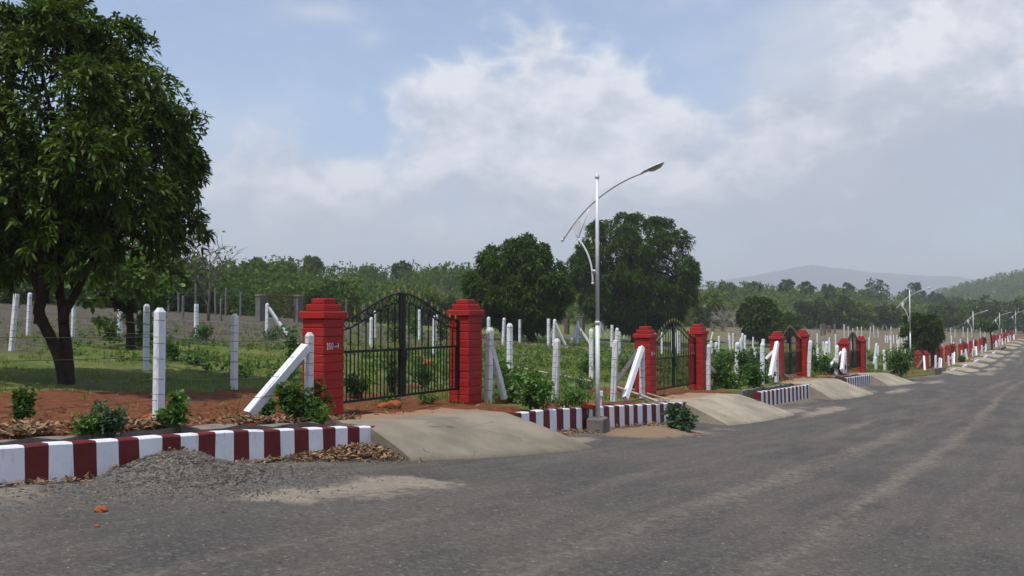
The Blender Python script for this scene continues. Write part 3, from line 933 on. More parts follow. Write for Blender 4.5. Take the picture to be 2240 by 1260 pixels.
# (s, base y, top y in the photo, label, number, rods)
PIL = [(10.55, 912, 653, 'red pillar left of the nearest gate, lettered 160 with an arrow', 0, 1),
       (14.63, 882, 655, 'red pillar right of the nearest gate', None, 0),
       (23.70, 869, 714, 'red pillar left of the second gate, with small white lettering', 1, 1),
       (28.00, 852, 709, 'red pillar right of the second gate', None, 0),
       (37.40, 831, 725, 'red pillar left of the third gate', None, 1),
       (41.60, 820, 721, 'red pillar right of the third gate', None, 1),
       (50.50, 816, 740, 'red pillar left of the fourth gate, behind white slanting props', None, 1),
       (55.20, 814, 735, 'red pillar right of the fourth gate, before the long gap', None, 1)]
PBASE = []
for s, yb, ytop, lb, num, rods in PIL:
    x, y = xy(s, TL)
    yn = y - 0.3                                           # the visible foot is the near corner
    zb = float(ray(1120, yb)[2] * yn); zt = float(ray(1120, ytop)[2] * y)
    PBASE.append((s, zb, zt - zb)); pillar(s, TL, zb, zt - zb, lb, True, num, rods)
ORD = ['fifth', 'sixth', 'seventh', 'eighth', 'ninth', 'tenth', 'eleventh', 'twelfth', 'thirteenth', 'fourteenth']
for i, (a, b) in enumerate(FAR_GATES):
    for s, side in ((a, 'left'), (b, 'right')):
        pillar(s, TL, float(zg(s)) - 0.05, (1.62, 1.95, 1.95, 1.8, 1.85, 1.9, 1.9, 1.9, 1.9, 1.9)[i], 'small red pillar on the %s of the %s gate down the road' % (side, ORD[i]), i < 2)


# ================================================================ wrought iron gates
LEAFW, H_END, H_MID, H_RAIL = 1.77, 1.41, 1.92, 0.88


def arc(u): return H_END + (H_MID - H_END) * (0.5 - 0.5 * np.cos(np.pi * np.clip(u, 0, 1)))


BAR = MB().box((0, 0, 0.5), (0.016, 0.016, 1.0)).mesh('bar', M['black'])
RING = MB()
_a = np.linspace(0, 2 * math.pi, 15)
RING.tube(np.stack([np.cos(_a) * 0.068, np.zeros(15), np.sin(_a) * 0.068], -1), 0.010, 5, False)
RING = RING.mesh('ring', M['black'], True)
TIP = MB().lathe([(0.001, 0.15), (0.006, 0.12), (0.020, 0.075), (0.010, 0.045), (0.018, 0.03), (0.008, 0.0)], 6)
for sx in (-1, 1): TIP.tube([(0, 0, 0.03), (sx * 0.035, 0, 0.05), (sx * 0.045, 0, 0.075)], [0.009, 0.008, 0.002], 5)
TIP = TIP.mesh('spear_tip', M['gold'], True)


def leaf_frame(sign, joined):
    """frame of one gate leaf, hinge at x = 0, meeting stile at x = sign * LEAFW"""
    mb = MB(); w = LEAFW
    mb.box((sign * 0.02, 0, H_END / 2), (0.05, 0.05, H_END)); mb.box((sign * (w - 0.035), 0, H_MID / 2), (0.07, 0.05, H_MID + 0.01))
    mb.box((sign * w / 2, 0, 0.022), (w, 0.04, 0.044)); mb.box((sign * w / 2, 0, H_RAIL), (w, 0.042, 0.045))
    U = np.linspace(0, 1, 22)
    for off in (0.0, -0.17):
        mb.tube(np.stack([sign * U * w, 0 * U, arc(U) + off], -1), 0.017, 4, True, True)
    if joined:
        for k in range(1, 18):
            mb.box((sign * w * k / 18, 0, H_RAIL / 2), (0.016, 0.016, H_RAIL))
            if k % 2 == 0: mb.box((sign * w * k / 18, 0, (H_RAIL + arc(k / 18) - .17) / 2), (0.018, 0.018, arc(k / 18) - .17 - H_RAIL))
    return mb.mesh('leaf', M['black'])


LATCH = MB().box((0, -0.04, 0), (0.14, 0.05, 0.20)).box((0.0, -0.07, -0.12), (0.04, 0.03, 0.14)).mesh('latch', M['black'])


def make_gate(joined):
    root = empty('iron_gate')
    for sign, x0 in ((1, -LEAFW), (-1, LEAFW)):
        lf = link('leaf', leaf_frame(sign, joined), root, (x0 - sign * 0.005, 0, 0))
        if joined: continue
        for k in range(1, 18):
            x = sign * LEAFW * k / 18
            link('bar', BAR, lf, (x, 0, 0.02), None, (1, 1, H_RAIL - 0.02) if k % 2 else (1.1, 1.1, float(arc(k / 18)) - 0.19))
            if k % 2: link('spear_tip', TIP, lf, (x, 0, H_RAIL + 0.02), None, (.7, .7, .7))
        for k in range(9):
            u = (k + 0.5) / 9
            link('ring', RING, lf, (sign * LEAFW * u, 0, float(arc(u)) - 0.085), (0, -sign * 0.35 * math.sin(math.pi * u), 0))
            link('spear_tip', TIP, lf, (sign * LEAFW * u, 0, float(arc(u)) + 0.012), None, (.75, .75, .75))
    link('latch', LATCH, root, (0.0, -0.01, H_RAIL - 0.10))
    return root


GATE = make_gate(False); GATE_FAR = make_gate(True)
GL = ['nearest black wrought iron double gate with gold tips', 'black iron double gate of the second pair of red pillars',
      'black iron gate seen aslant between the third red pillars', 'black iron gate seen edge-on between the fourth red pillars']
for i, (a, b) in enumerate(GATES):
    g = GATE if i == 0 else copy_tree(GATE)
    x, y = xy((a + b) / 2, TL)
    zb = (-1.50, -2.27, -2.62, -3.05)[i] if i else -1.51
    g.location = (x, y, zb); g.rotation_euler = (0, 0, ROAD_ROT); g.scale = ((b - a - PW - 0.04) / (2 * LEAFW), 1, 1 if i == 0 else 1.08)
    tag(g, GL[i], 'gate', 'black iron gates')
for i, (a, b) in enumerate(FAR_GATES):
    g = GATE_FAR if i == 0 else copy_tree(GATE_FAR)
    x, y = xy((a + b) / 2, TL)
    g.location = (x, y, float(zg((a + b) / 2)) + 0.12); g.rotation_euler = (0, 0, ROAD_ROT); g.scale = ((b - a - PW - 0.04) / (2 * LEAFW), 1, 0.86 if i == 0 else 1.0)
    tag(g, 'small dark gate between the %s pair of red pillars down the road' % ORD[i], 'gate', 'black iron gates')


# ================================================================ fences of concrete posts
def prism(mb, a, b, w, chamfer=True, rot=ROAD_ROT, flat=False):
    """square post from a to b, chamfered at its top"""
    a, b = np.asarray(a, float), np.asarray(b, float)
    d = b - a; L = np.linalg.norm(d); d = d / L
    e = np.array([math.cos(rot), math.sin(rot), 0.0]); e = e - d * (e @ d)
    if np.linalg.norm(e) < 0.2: e = np.array([0, 0, 1.0]) - d * d[2]
    e /= np.linalg.norm(e); f = np.cross(d, e)
    rings = [(0, 1.0), (L - (w * 0.55 if chamfer else 0.01), 0.97), (L, 0.45 if chamfer else 0.9)]
    V = []
    for q, k in rings:
        for sx, sy in ((-1, -1), (1, -1), (1, 1), (-1, 1)):
            V.append(a + d * q + e * sx * k * w / 2 + f * sy * k * w / 2)
    F = [(r * 4 + j, r * 4 + (j + 1) % 4, r * 4 + 4 + (j + 1) % 4, r * 4 + 4 + j) for r in range(2) for j in range(4)] + [(8, 9, 10, 11), (3, 2, 1, 0)]
    mb.add(V, F); return mb


def place(px, ytop, ybase, Y=None, hmax=1.9, hmin=0.8):
    """foot and head of a post that shows at px between two photo rows"""
    b = at(px, ybase) if Y is None else at_depth(px, ybase, Y)
    h = float(ray(px, ytop)[2] * b[1] - b[2])
    if h > hmax or h < hmin:                                # hidden foot: settle it where a normal post shows this tall
        Yn = 1.45 * FPX / (ybase - ytop); d = ray(px, ytop) * Yn
        b = np.array([d[0], d[1], G(d[0], d[1])]); h = min(max(d[2] - b[2], 0.9), 1.9)
    if Y is not None: b[2] = G(b[0], b[1]); h = float(ray(px, ytop)[2] * b[1] - b[2])
    return b, h


class Fence:
    def __init__(self, label, group='concrete post fences'):
        self.label = label; self.group = group; self.root = None; self.heads = []

    def _root(self, p):
        if self.root is None:
            self.root = empty('post_fence', tuple(float(v) for v in p)); tag(self.root, self.label, 'fence', self.group)

    def post(self, px, ytop, ybase, w=0.115, dx=0.0, mat='white', Y=None, chamfer=True, name='post', loc=None, h=None, ties=True):
        if loc is None: b, h = place(px, ytop, ybase, Y)
        else: b = np.asarray(loc, float)
        self._root(b)
        top = b + np.array([dx, RNG.normal(0, 0.015), h])
        prism(MB(), b - np.array([0, 0, 0.15]), top, w, chamfer, ROAD_ROT + RNG.normal(0, 0.12)).part(name, M[mat], self.root)
        self.heads.append((b, top))
        if ties:
            for q in np.arange(0.2, 0.95, 0.17) + RNG.normal(0, .045, 5):
                c = b + (top - b) * q; e = np.array([math.cos(0.4), math.sin(0.4), 0]) * w * 0.75
                MB().tube([c - e + np.array([0, -w * .62, .006]), c + np.array([0, -w * .74, 0]), c + e + np.array([0, -w * .5, -.006])], 0.0025 + b[1] * .00010, 4).part('wire_tie', M['wire'], self.root)
        return b, top

    def brace(self, a, b, w=0.105, mat='white'):
        self._root(a); prism(MB(), a, b, w, False).part('brace', M[mat], self.root)

    def wires(self, pairs, heights=(0.25, 0.52, 0.8, 1.06, 1.25), r=0.0038, sag=0.06):
        for p, q in pairs:
            for hh in heights:
                u = np.linspace(0, 1, 9)
                a = p[0] + (p[1] - p[0]) * min(1, hh / max(0.1, p[1][2] - p[0][2])); b = q[0] + (q[1] - q[0]) * min(1, hh / max(0.1, q[1][2] - q[0][2]))
                a = a + np.array([0, -0.065, 0]); b = b + np.array([0, -0.065, 0])
                P = a + (b - a) * u[:, None]; P[:, 2] -= 4 * sag * RNG.uniform(0.3, 1.4) * u * (1 - u)
                MB().tube(P, r, 4, False).part('wire', M['wire'], self.root)


def at_st(px, py, t):
    """point above the line t = const that shows at a photo pixel"""
    k = (px - 1120) / FPX
    s = t * (DS[1] + DS[0] * k) / (DS[0] - DS[1] * k); x, y = xy(s, t)
    return np.array([x, y, float(ray(px, py)[2] * y)])


# front fence, left of the nearest gate
FL = 10.0
f = Fence('white post and wire fence under the mango tree, left of pillar 160')
p = at_st(350, 905, FL); f.post(0, 0, 0, 0.108, loc=p, h=1.38)
c0 = at_st(677, 880, FL - 0.1); c1 = f.post(0, 0, 0, 0.10, loc=(c0[0], c0[1], c0[2]), h=1.08, mat='white_old')
b0 = at_st(546, 897, FL); f.brace(b0 - np.array([0, 0, 0.06]), c0 + np.array([-0.02, -0.10, 0.86]), 0.13)
f.brace(np.array([*(c0[:2] + np.array([-0.9, 1.0])), c0[2] + 0.15]), c0 + np.array([-0.02, 0.06, 0.75]), 0.10, 'white_old')
x, y = xy(3.1, FL); e0 = f.post(0, 0, 0, 0.13, loc=(x, y, G(x, y)), h=1.4)
f.wires([(f.heads[2], f.heads[0]), (f.heads[0], f.heads[1])], (0.18, 0.46, 0.74, 1.0))

# between the first and second gates
f = Fence('weathered post fence with slanting props between the first and second gates')
f.post(1067, 716, 884, 0.12, 0.05, 'white_old', Y=at_st(1067, 884, 10.3)[1]); h0 = f.heads[-1]
q = at_st(1103, 872, 10.2); f.brace(q, h0[0] + np.array([0.06, 0.02, 1.2]), 0.115, 'white_old')
f.post(1213, 740, 854, 0.13, 0.06, 'white_old', Y=at_st(1213, 854, FL)[1])
f.post(1341, 743, 868, 0.13, 0.07, 'white_old', Y=at_st(1341, 868, FL - .3)[1])
f.post(1405, 757, 862, 0.115, 0.0, 'white_old', Y=at_st(1405, 862, FL)[1]); h3 = f.heads[-1]
q = at_st(1366, 872, FL - .45); f.brace(q, h3[1] + np.array([-0.02, -0.08, -0.04]), 0.13)
q = at_st(1349, 834, FL + 1.2); f.brace(q, h3[1] + np.array([-0.08, 0.02, -0.10]), 0.10, 'white_old')
H = f.heads; f.wires([(H[0], H[1]), (H[1], H[2]), (H[2], H[3])], (0.3, 0.6, 0.9, 1.1))

f = Fence('white post fence with props between the second and third gates')
for px, yt, yb, dx, tt in ((1549, 753, 842, 0.02, 10.2), (1611, 748, 808, 0.05, 10.8), (1667, 749, 823, 0.03, FL), (1699, 749, 822, 0.0, FL)):
    f.post(px, yt, yb, 0.14, dx, Y=at_st(px, yb, tt)[1])
H = f.heads
f.brace(at_st(1563, 814, 10.4), H[0][0] + np.array([0.03, 0, 0.85]), 0.1)
f.brace(at_st(1684, 824, FL - .4), H[3][1] + np.array([0.0, -0.1, 0]), 0.14)
f.brace(at_st(1674, 785, FL + .4), H[3][1] + np.array([-0.12, 0, -0.35]), 0.11); f.brace(H[2][0] + np.array([.1, .3, .9]), H[2][1] + np.array([0.12, 0.3, 0.12]), 0.11)
f.wires([(H[0], H[1]), (H[1], H[2]), (H[2], H[3])], (0.3, 0.6, 0.9), 0.005)

f = Fence('leaning white post fence with props between the third and fourth gates')
for px, yt, yb, dx, tt in ((1768, 744, 813, 0.12, 10.2), (1801, 746, 806, 0.20, 10.6), (1829, 755, 815, 0.07, FL), (1848, 764, 813, 0.0, FL)):
    f.post(px, yt, yb, 0.16, dx, Y=at_st(px, yb, tt)[1])
H = f.heads
f.brace(at_st(1840, 810, FL - .4), H[3][1] + np.array([-0.05, -0.1, 0]), 0.15)
f.brace(at_st(1813, 802, FL + .2), H[3][1] + np.array([-0.15, 0, -0.15]), 0.12)

f = Fence('short white posts standing beside the fourth gate near the culvert')
for px, yt, yb in ((1892, 770, 809), (1903, 780, 806), (1917, 780, 811), (1940, 781, 806), (1936, 765, 792)):
    f.post(px, yt, yb, 0.15, RNG.normal(0, 0.04), Y=at_st(px, yb, 10.3)[1])

# posts and props between the far gates
for i, ((a, b), (a2, b2)) in enumerate(zip([(52, 76)] + FAR_GATES[:-1], FAR_GATES)):
    f = Fence('white posts and props between the %s and %s gates down the road' % ((['fourth'] + ORD)[i], ORD[i]))
    for s in ((b + 0.7, a2 - 1.0, a2 - 2.4) if i else (a2 - 1.3,)):
        x, y = xy(s, FL - .2); f.post(0, 0, 0, 0.16, RNG.normal(0, 0.06), loc=(x, y, float(zg(s)) - .05), h=RNG.uniform(1.0, 1.3), ties=False)
    H = f.heads[min(1, len(f.heads) - 1)]
    x, y = xy(a2 - 2.1, FL - 0.3); f.brace(np.array([x, y, float(zg(a2)) - .02]), H[1] - np.array([0, 0, 0.1]), 0.13)
    x, y = xy(a2 - 0.6, FL + 0.6); f.brace(np.array([x, y, float(zg(a2)) - .02]), H[1] - np.array([0, 0, 0.15]), 0.12)

# inner fences
INNER = [
    ('white posts on the grass round the big mango trunk', 0.105, [(24, 643, 767, .12), (61, 640, 735, .04), (159, 653, 742, .02), (319, 665, 811, 0), (512, 686, 852, 0)]),
    ('white posts in the bushes behind the small tree, one with twin props', 0.15, [(262, 672, 734, 0), (429, 665, 736, 0), (584, 663, 731, 0)]),
    ('white posts seen through the nearest gate', 0.11, [(811, 694, 764, .02), (820, 680, 738, 0), (917, 677, 745, 0), (949, 691, 777, .02), (955, 688, 745, 0)]),
    ('tall white posts on the weedy slope between the first gate and lamp post', 0.14, [(1069, 693, 770, 0), (1100, 695, 757, .08), (1115, 682, 781, 0), (1137, 699, 749, 0), (1294, 719, 828, 0)]),
    ('cluster of white posts and props under the two middle mango trees', 0.16, [(1200, 697, 745, 0), (1204, 697, 727, 0), (1207, 697, 727, 0), (1211, 698, 760, .08), (1236, 702, 722, 0), (1262, 702, 743, .06), (1313, 706, 738, 0), (1338, 711, 764, .04), (1349, 717, 775, .04), (1354, 725, 775, 0), (1357, 718, 736, 0), (1366, 724, 739, 0), (1376, 727, 745, 0)]),
    ('white posts around the lane behind the second gate', 0.16, [(1431, 728, 772, 0), (1448, 726, 775, 0), (1470, 725, 772, 0), (1485, 724, 776, 0), (1478, 728, 765, .02), (1556, 745, 777, 0), (1567, 748, 782, 0), (1573, 735, 772, 0), (1555, 726, 742, .3), (1594, 728, 746, 0), (1597, 734, 766, -.05), (1603, 729, 764, .06), (1619, 727, 766, .2), (1621, 740, 792, 0), (1629, 733, 779, .05), (1647, 737, 763, .04), (1651, 735, 748, 0), (1652, 761, 787, 0)]),
    ('white posts on the grass behind the third and fourth gates', 0.15, [(1788, 729, 762, 0), (1789, 761, 795, 0), (1801, 747, 768, 0), (1815, 746, 772, 0), (1828, 731, 762, 0), (1811, 738, 770, .2)]),
    ('scattered white posts in the open field left of the second lamp', 0.17, [(1891, 739, 761, 0), (1901, 738, 764, .04), (1910, 735, 773, .28), (1921, 756, 782, 0), (1949, 737, 768, 0), (1959, 774, 798, -.02), (1964, 743, 774, .1), (1980, 759, 782, 0), (1996, 747, 770, 0), (1863, 746, 771, 0)]),
    ('row of close-set white posts with a slanting rail in the far field', 0.15, [(1937, 733, 750, 0), (1942, 734, 750, 0), (1947, 733, 749, 0), (1955, 733, 751, 0), (1962, 733, 752, 0), (1968, 735, 751, 0), (1973, 733, 750, 0), (1979, 734, 751, 0), (1984, 733, 752, 0)]),
    ('white posts in the dry field behind the small dark tree', 0.15, [(2022, 740, 757, 0), (2040, 742, 763, 0), (2044, 733, 762, 0), (2062, 739, 756, 0), (2081, 735, 757, .05), (2101, 741, 752, 0), (2117, 738, 756, 0), (2086, 748, 760, 0)]),
]
for lb, w, posts in INNER:
    f = Fence(lb)
    for px, yt, yb, dx in posts: f.post(px, yt, yb, w, dx, chamfer=(px % 3 != 0), ties=(yb - yt > 45))
    if 'twin props' in lb:
        b, t_ = f.heads[2]
        for k in (0, 1):
            e = at(617 + 4 * k, 738 - 4 * k); f.brace(np.array([b[0] + 1.0, b[1] + 0.2 + .35 * k, G(b[0] + 1.0, b[1] + .2 + .35 * k)]), t_ + np.array([0.06, 0.1 * k, -0.25]), 0.12)
    if 'two middle' in lb:
        b, t_ = f.heads[5]
        f.brace(np.array([b[0] - 0.55, b[1] - .3, G(b[0] - 0.55, b[1] - .3)]), t_ + np.array([-0.02, 0, -0.2]), 0.15); f.brace(np.array([b[0] + 1.15, b[1] - .6, G(b[0] + 1.15, b[1] - .6)]), t_ + np.array([0.02, 0, -0.4]), 0.13)
        for j in (3, 6):
            b, t_ = f.heads[j]; f.brace(np.array([b[0] + .85, b[1] + .3, G(b[0] + .85, b[1] + .3)]), t_ + np.array([0.05, 0, -0.3]), 0.12)
    if 'slanting rail' in lb:
        f.brace(f.heads[0][1] - np.array([0, 0, 0.1]), f.heads[2][0] + np.array([0, 0, .3]), 0.12)
    if 'mango trunk' in lb:
        H = f.heads; f.wires([(H[0], H[3]), (H[3], H[4])], (0.25, 0.55, 0.85, 1.1), 0.005)
f = Fence('thin grey unpainted posts on the bare bank at the left')
for px, yt, yb in ((369, 630, 668), (391, 640, 670), (400, 647, 697), (428, 620, 668), (472, 630, 669), (483, 653, 702), (494, 630, 674), (526, 640, 672), (757, 655, 684), (793, 667, 692), (797, 664, 692), (40, 646, 674), (213, 640, 672)):
    b = at(px, yb); f.post(px, yt, yb, 0.13, RNG.normal(0, .03), 'greyblock', Y=min(b[1], 75), ties=False)
f = Fence('long thin-posted fence before the wood at the right')
for px in np.arange(1846, 2215, 9.3):
    Y = np.interp(px, [1846, 2000, 2215], [150, 172, 205]); X = (px - 1120) / FPX * Y
    f.post(0, 0, 0, 0.16, RNG.normal(0, 0.08), 'white_old' if RNG.random() < .5 else 'concrete', loc=(X, Y, G(X, Y)), h=RNG.uniform(1.5, 2.3), ties=False)
H = f.heads; f.wires([(H[i], H[i + 1]) for i in range(len(H) - 1)], (0.6, 1.3), 0.012, 0.02)

# poles and stakes lying or leaning on the ground
for (p0, y0), (p1, y1), lift, r, lb in (((1112, 803), (1296, 838), 0.05, 0.030, 'long pale pole lying in the weeds behind the nearest lamp post'),
                                     ((1348, 850), (1438, 884), 0.06, 0.035, 'thick pale pole lying at the foot of the second gate pillar'),
                                     ((1378, 853), (1464, 879), 0.05, 0.022, 'thin pale pole lying beside the second ramp'),
                                     ((612, 745), (666, 757), 0.03, 0.03, 'short pale pole lying left of pillar 160')):
    a, b = at(p0, y0), at(p1, y1)
    u = np.linspace(0, 1, 8)[:, None]; P = a + (b - a) * u; P[:, 2] = np.maximum(ground_z(P[:, 0], P[:, 1]), P[:, 2]) + lift
    tag(MB().tube(P, r, 7).part('wooden_pole', M['bamboo'], None, True), lb, 'pole', 'poles lying on the ground')
for px, py, dx, lb in ((474, 738, 0.55, 'thin bent cane in the grass left of the grey gate'), (641, 745, 0.45, 'thin bent cane beside pillar 160'), (572, 738, 0.4, 'thin bent cane beside the twin-propped post')):
    a = at(px, py); tag(MB().tube([a, a + np.array([dx * .45, 0, 0.55]), a + np.array([dx * 1.3, 0.1, 0.32])], 0.013, 5).part('bent_cane', M['bamboo']), lb, 'cane', 'bent canes')


# ================================================================ unpainted gates and brick pillars at the back of the plots
def grey_pillar(px, yt, yb, wpx, label, mat='greyblock', Y=None, hwant=2.1):
    if Y is None: Y = hwant * FPX / (yb - yt)
    d = ray(px, yb) * Y; z0 = G(d[0], d[1]); zt = float(ray(px, yt)[2] * Y)
    if zt - z0 < 1.2: zt = z0 + 1.2
    w = wpx / FPX * Y / 1.3
    root = empty('bare_pillar', (d[0], d[1], z0), ROAD_ROT); tag(root, label, 'pillar', 'unpainted pillars behind the plots')
    h = zt - z0
    link('shaft', MB().box((0, 0, (h - 0.22) / 2), (w, w, h + 0.22 - 0.0)).mesh('shaft', M[mat]), root, (0, 0, -0.11))
    link('cap', MB().bevbox((w * 1.2, w * 1.2, 0.13), 0.02).mesh('cap', M['concrete_dark']), root, (0, 0, h - 0.12))
    return d, z0, h


GP = [(569, 645, 703, 19, 'unpainted grey pillar left of the rusty gate', 'greyblock'), (652, 646, 702, 18, 'unpainted grey pillar right of the rusty gate', 'greyblock'),
      (5, 640, 690, 16, 'grey pillar at the left edge behind the mango tree', 'greyblock'),
      (894, 673, 703, 10, 'grey pillar seen through the middle of the nearest gate', 'greyblock'), (848, 674, 702, 9, 'grey pillar seen through the left leaf of the nearest gate', 'greyblock'),
      (1240, 692, 728, 11, 'brownish pillar left of the lamp post, far behind', 'brick'), (1272, 692, 730, 14, 'grey capped pillar just left of the lamp post, far behind', 'greyblock'),
      (1205, 693, 727, 10, 'grey pillar behind the trunk of the middle mango', 'greyblock'), (1319, 700, 733, 10, 'grey pillar right of the lamp post, far behind', 'greyblock'),
      (1559, 716, 743, 8, 'grey pillar just right of the second gate, far behind', 'greyblock'), (1581, 718, 744, 9, 'brown pillar under the pale bare tree', 'brick'),
      (1797, 709, 735, 6, 'grey pillar at the wood edge above the third gate', 'greyblock'), (1804, 709, 734, 6, 'brown pillar at the wood edge above the third gate', 'brick'),
      (1814, 713, 736, 9, 'broad brick pillar at the wood edge', 'brick'), (1826, 709, 733, 5, 'slim grey pillar at the wood edge right of the brick one', 'greyblock'),
      (1876, 709, 728, 11, 'wide brown pillar behind the fourth gate', 'brick'), (1906, 708, 728, 8, 'brown pillar in the far fence right of the fourth gate', 'brick'),
      (1929, 708, 726, 5, 'slim brick pillar in the far fence left of the second lamp', 'brick'), (1955, 712, 727, 5, 'slim grey pillar in the far fence left of the second lamp', 'greyblock'),
      (1848, 710, 730, 9, 'brown pillar in the far fence above the fourth gate', 'brick')]
gp = [grey_pillar(*g) for g in GP]
# the rusty gate between the first two
(dA, zA, hA), (dB, zB, hB) = gp[0], gp[1]
root = empty('rusty_gate', tuple(float(v) for v in ((dA + dB) / 2)[:2]) + (float((zA + zB) / 2),)); tag(root, 'rusty iron gate between two unpainted grey pillars at the left', 'gate')
a, b = dA.copy(), dB.copy(); a[2] = zA + .35; b[2] = zB + .35
for k in range(0, 21):
    P = a + (b - a) * (k + .7) / 21.4
    MB().box((P[0], P[1], P[2] + 0.95 + 0.12 * math.sin(math.pi * k / 20)), (0.035, 0.035, 1.9 + .24 * math.sin(math.pi * k / 20))).part('bar', M['rust'], root)
for hz in (0.05, 0.95, 1.75): MB().tube([a + np.array([0, 0, hz]), b + np.array([0, 0, hz])], 0.03, 4).part('rail', M['rust'], root)
# low wall in front of it
P = [at(200, 706), at(340, 707), at(480, 708), at(570, 709), at(662, 712)]
mb = MB(); lo = np.array(P); lo = np.stack([np.interp(np.linspace(0, 4, 30), range(5), lo[:, i]) for i in range(3)], -1); lo[:, 1] = np.interp(np.linspace(0, 4, 30), range(5), [min(p[1], 52) for p in P])
lo[:, 0] = (np.array([np.interp(i, np.linspace(0, 29, 5), (200, 340, 480, 570, 662)) for i in range(30)]) - 1120) / FPX * lo[:, 1]
lo[:, 2] = ground_z(lo[:, 0], lo[:, 1])
V = []
for p in lo: V += [(p[0], p[1], p[2] - .2), (p[0], p[1], p[2] + .3), (p[0], p[1] + .3, p[2] + .3), (p[0], p[1] + .3, p[2] - .2)]
mb.add(V, [(i * 4 + e, i * 4 + 4 + e, i * 4 + 5 + e, i * 4 + 1 + e) for i in range(29) for e in range(3)])
tag(mb.part('low_wall', M['concrete_dark']), 'low grey wall along the bare bank before the rusty gate', 'wall')


# ================================================================ lamp posts
def make_lamp():
    """pole at the origin; the arm reaches towards -y (over the road)"""
    root = empty('lamp_post')
    mb = MB().tube([(0, 0, -0.05), (0, 0, 2.12)], 0.047, 12).lathe([(0.047, 2.10), (0.056, 2.10), (0.056, 2.16), (0.04, 2.17)], 12)
    link('pole', mb.tube([(0, 0, 2.12), (0, 0, 5.18)], [0.040, 0.036], 12).lathe([(0.036, 5.16), (0.05, 5.18), (0.05, 5.21), (0.02, 5.25), (0.002, 5.30)], 12).mesh('pole', M['steel'], True), root)
    A = np.array([(0.84, 3.93), (0.66, 4.16), (0.42, 4.42), (0.18, 4.63), (-0.06, 4.80), (-0.4, 4.99), (-0.75, 5.13), (-1.02, 5.20)])
    u = np.linspace(0, 7, 30); q = np.stack([np.interp(u, range(8), A[:, i]) for i in (0, 1)], -1)
    for _ in range(3): q[1:-1] = (q[:-2] + 2 * q[1:-1] + q[2:]) / 4
    arm = MB().tube(np.stack([np.full(30, 0.045), q[:, 0], q[:, 1]], -1), 0.022, 10)
    arm.lathe([(0.001, -.04), (0.03, -.027), (0.04, 0), (0.03, .027), (0.001, .04)], 10, (0.045, 0.86, 3.91))
    link('arm', arm.mesh('arm', M['steel'], True), root)
    B = np.array([(0.47, 3.92), (0.36, 3.80), (0.24, 3.60), (0.16, 3.38), (0.125, 3.16), (0.12, 2.98)])
    u = np.linspace(0, 5, 22); q = np.stack([np.interp(u, range(6), B[:, i]) for i in (0, 1)], -1)
    for _ in range(3): q[1:-1] = (q[:-2] + 2 * q[1:-1] + q[2:]) / 4
    low = MB().tube(np.stack([np.full(22, 0.02), q[:, 0], q[:, 1]], -1), 0.020, 10)
    low.lathe([(0.001, -.035), (0.026, -.022), (0.034, 0), (0.026, .022), (0.001, .035)], 10, (0.02, 0.12, 2.96)).box((0.0, 0.075, 3.22), (0.04, 0.10, 0.05))
    link('lower_arm', low.mesh('lower_arm', M['steel'], True), root)
    br = MB()
    for p, q_ in (((0.035, 0.47, 3.92), (0.045, 0.20, 4.58)), ((0.035, 0.47, 3.92), (0.045, 0.62, 4.18))):
        br.tube([p, q_], 0.013, 6)
    link('brace', br.mesh('brace', M['steel'], True), root)
    pl = [(0.62, 4.16), (0.45, 4.36), (0.40, 4.22), (0.44, 3.96), (0.49, 3.88)]
    V = [(x, y, z) for x in (0.030, 0.037) for y, z in pl]
    link('plate', MB().add(V, (), [(0, 1, 2), (0, 2, 3), (0, 3, 4), (7, 6, 5), (8, 7, 5), (9, 8, 5)]).mesh('plate', M['plate']), root)
    # lamp head: flat tapering shell with a glass underneath
    hd = MB(); V = []
    for yy, w, z, th in ((-0.98, 0.035, 5.19, 0.03), (-1.10, 0.085, 5.235, 0.055), (-1.34, 0.095, 5.315, 0.06), (-1.47, 0.06, 5.36, 0.03)):
        for sx, dz in ((-1, 0), (-0.6, 1), (0.6, 1), (1, 0), (0.8, -0.35), (-0.8, -0.35)): V.append((0.045 + sx * w, yy, z + dz * th * 0.6))
    hd.add(V, [(r * 6 + j, r * 6 + (j + 1) % 6, r * 6 + 6 + (j + 1) % 6, r * 6 + 6 + j) for r in range(3) for j in range(6)] + [(0, 1, 2, 3), (0, 3, 4, 5), (21, 20, 19, 18), (23, 22, 21, 18)])
    head = link('lamp_head', hd.mesh('lamp_head', M['steel']), root)
    gl = MB(); V = []
    for yy, z in ((-1.16, 5.235), (-1.25, 5.225), (-1.38, 5.275), (-1.45, 5.335)):
        for sx in (-1, 0, 1): V.append((0.045 + sx * 0.065, yy, z - (0.02 if sx == 0 else 0.0)))
    gl.add(V, [(r * 3 + j, r * 3 + j + 1, r * 3 + 4 + j, r * 3 + 3 + j) for r in range(3) for j in range(2)])
    g = link('glass', gl.mesh('glass', M['lamp_under']), head)
    return root


LAMP = make_lamp()
LB = ['nearest steel lamp post, standing before the striped kerb', 'second steel lamp post, beside the small dark round tree', 'third steel lamp post, among the far red gates',
      'fourth steel lamp post, standing above a low grey wall', 'fifth steel lamp post, at the far right edge']
LPOS = []
lp = [at_st(1307, 932, 8.30), None, None, None, None]
for i, (px, Y) in enumerate(((1307, None), (1990, 62.5), (2128, 96.0), (2186, 122.0), (2221, 158.0))):
    o = LAMP if i == 0 else copy_tree(LAMP)
    if i == 0: p = lp[0]
    else:
        X = (px - 1120) / FPX * Y; p = np.array([X, Y, float(ray(px, (932, 792, 785, 766, 744)[i])[2] * Y)])
    LPOS.append(p); o.location = tuple(p) if i else (p[0], p[1], p[2] + 0.02); o.rotation_euler = (0, 0, ROAD_ROT + (0.0, -0.06, 0.1, 0.05, 0)[i])
    tag(o, LB[i], 'lamp post', 'steel lamp posts along the road')
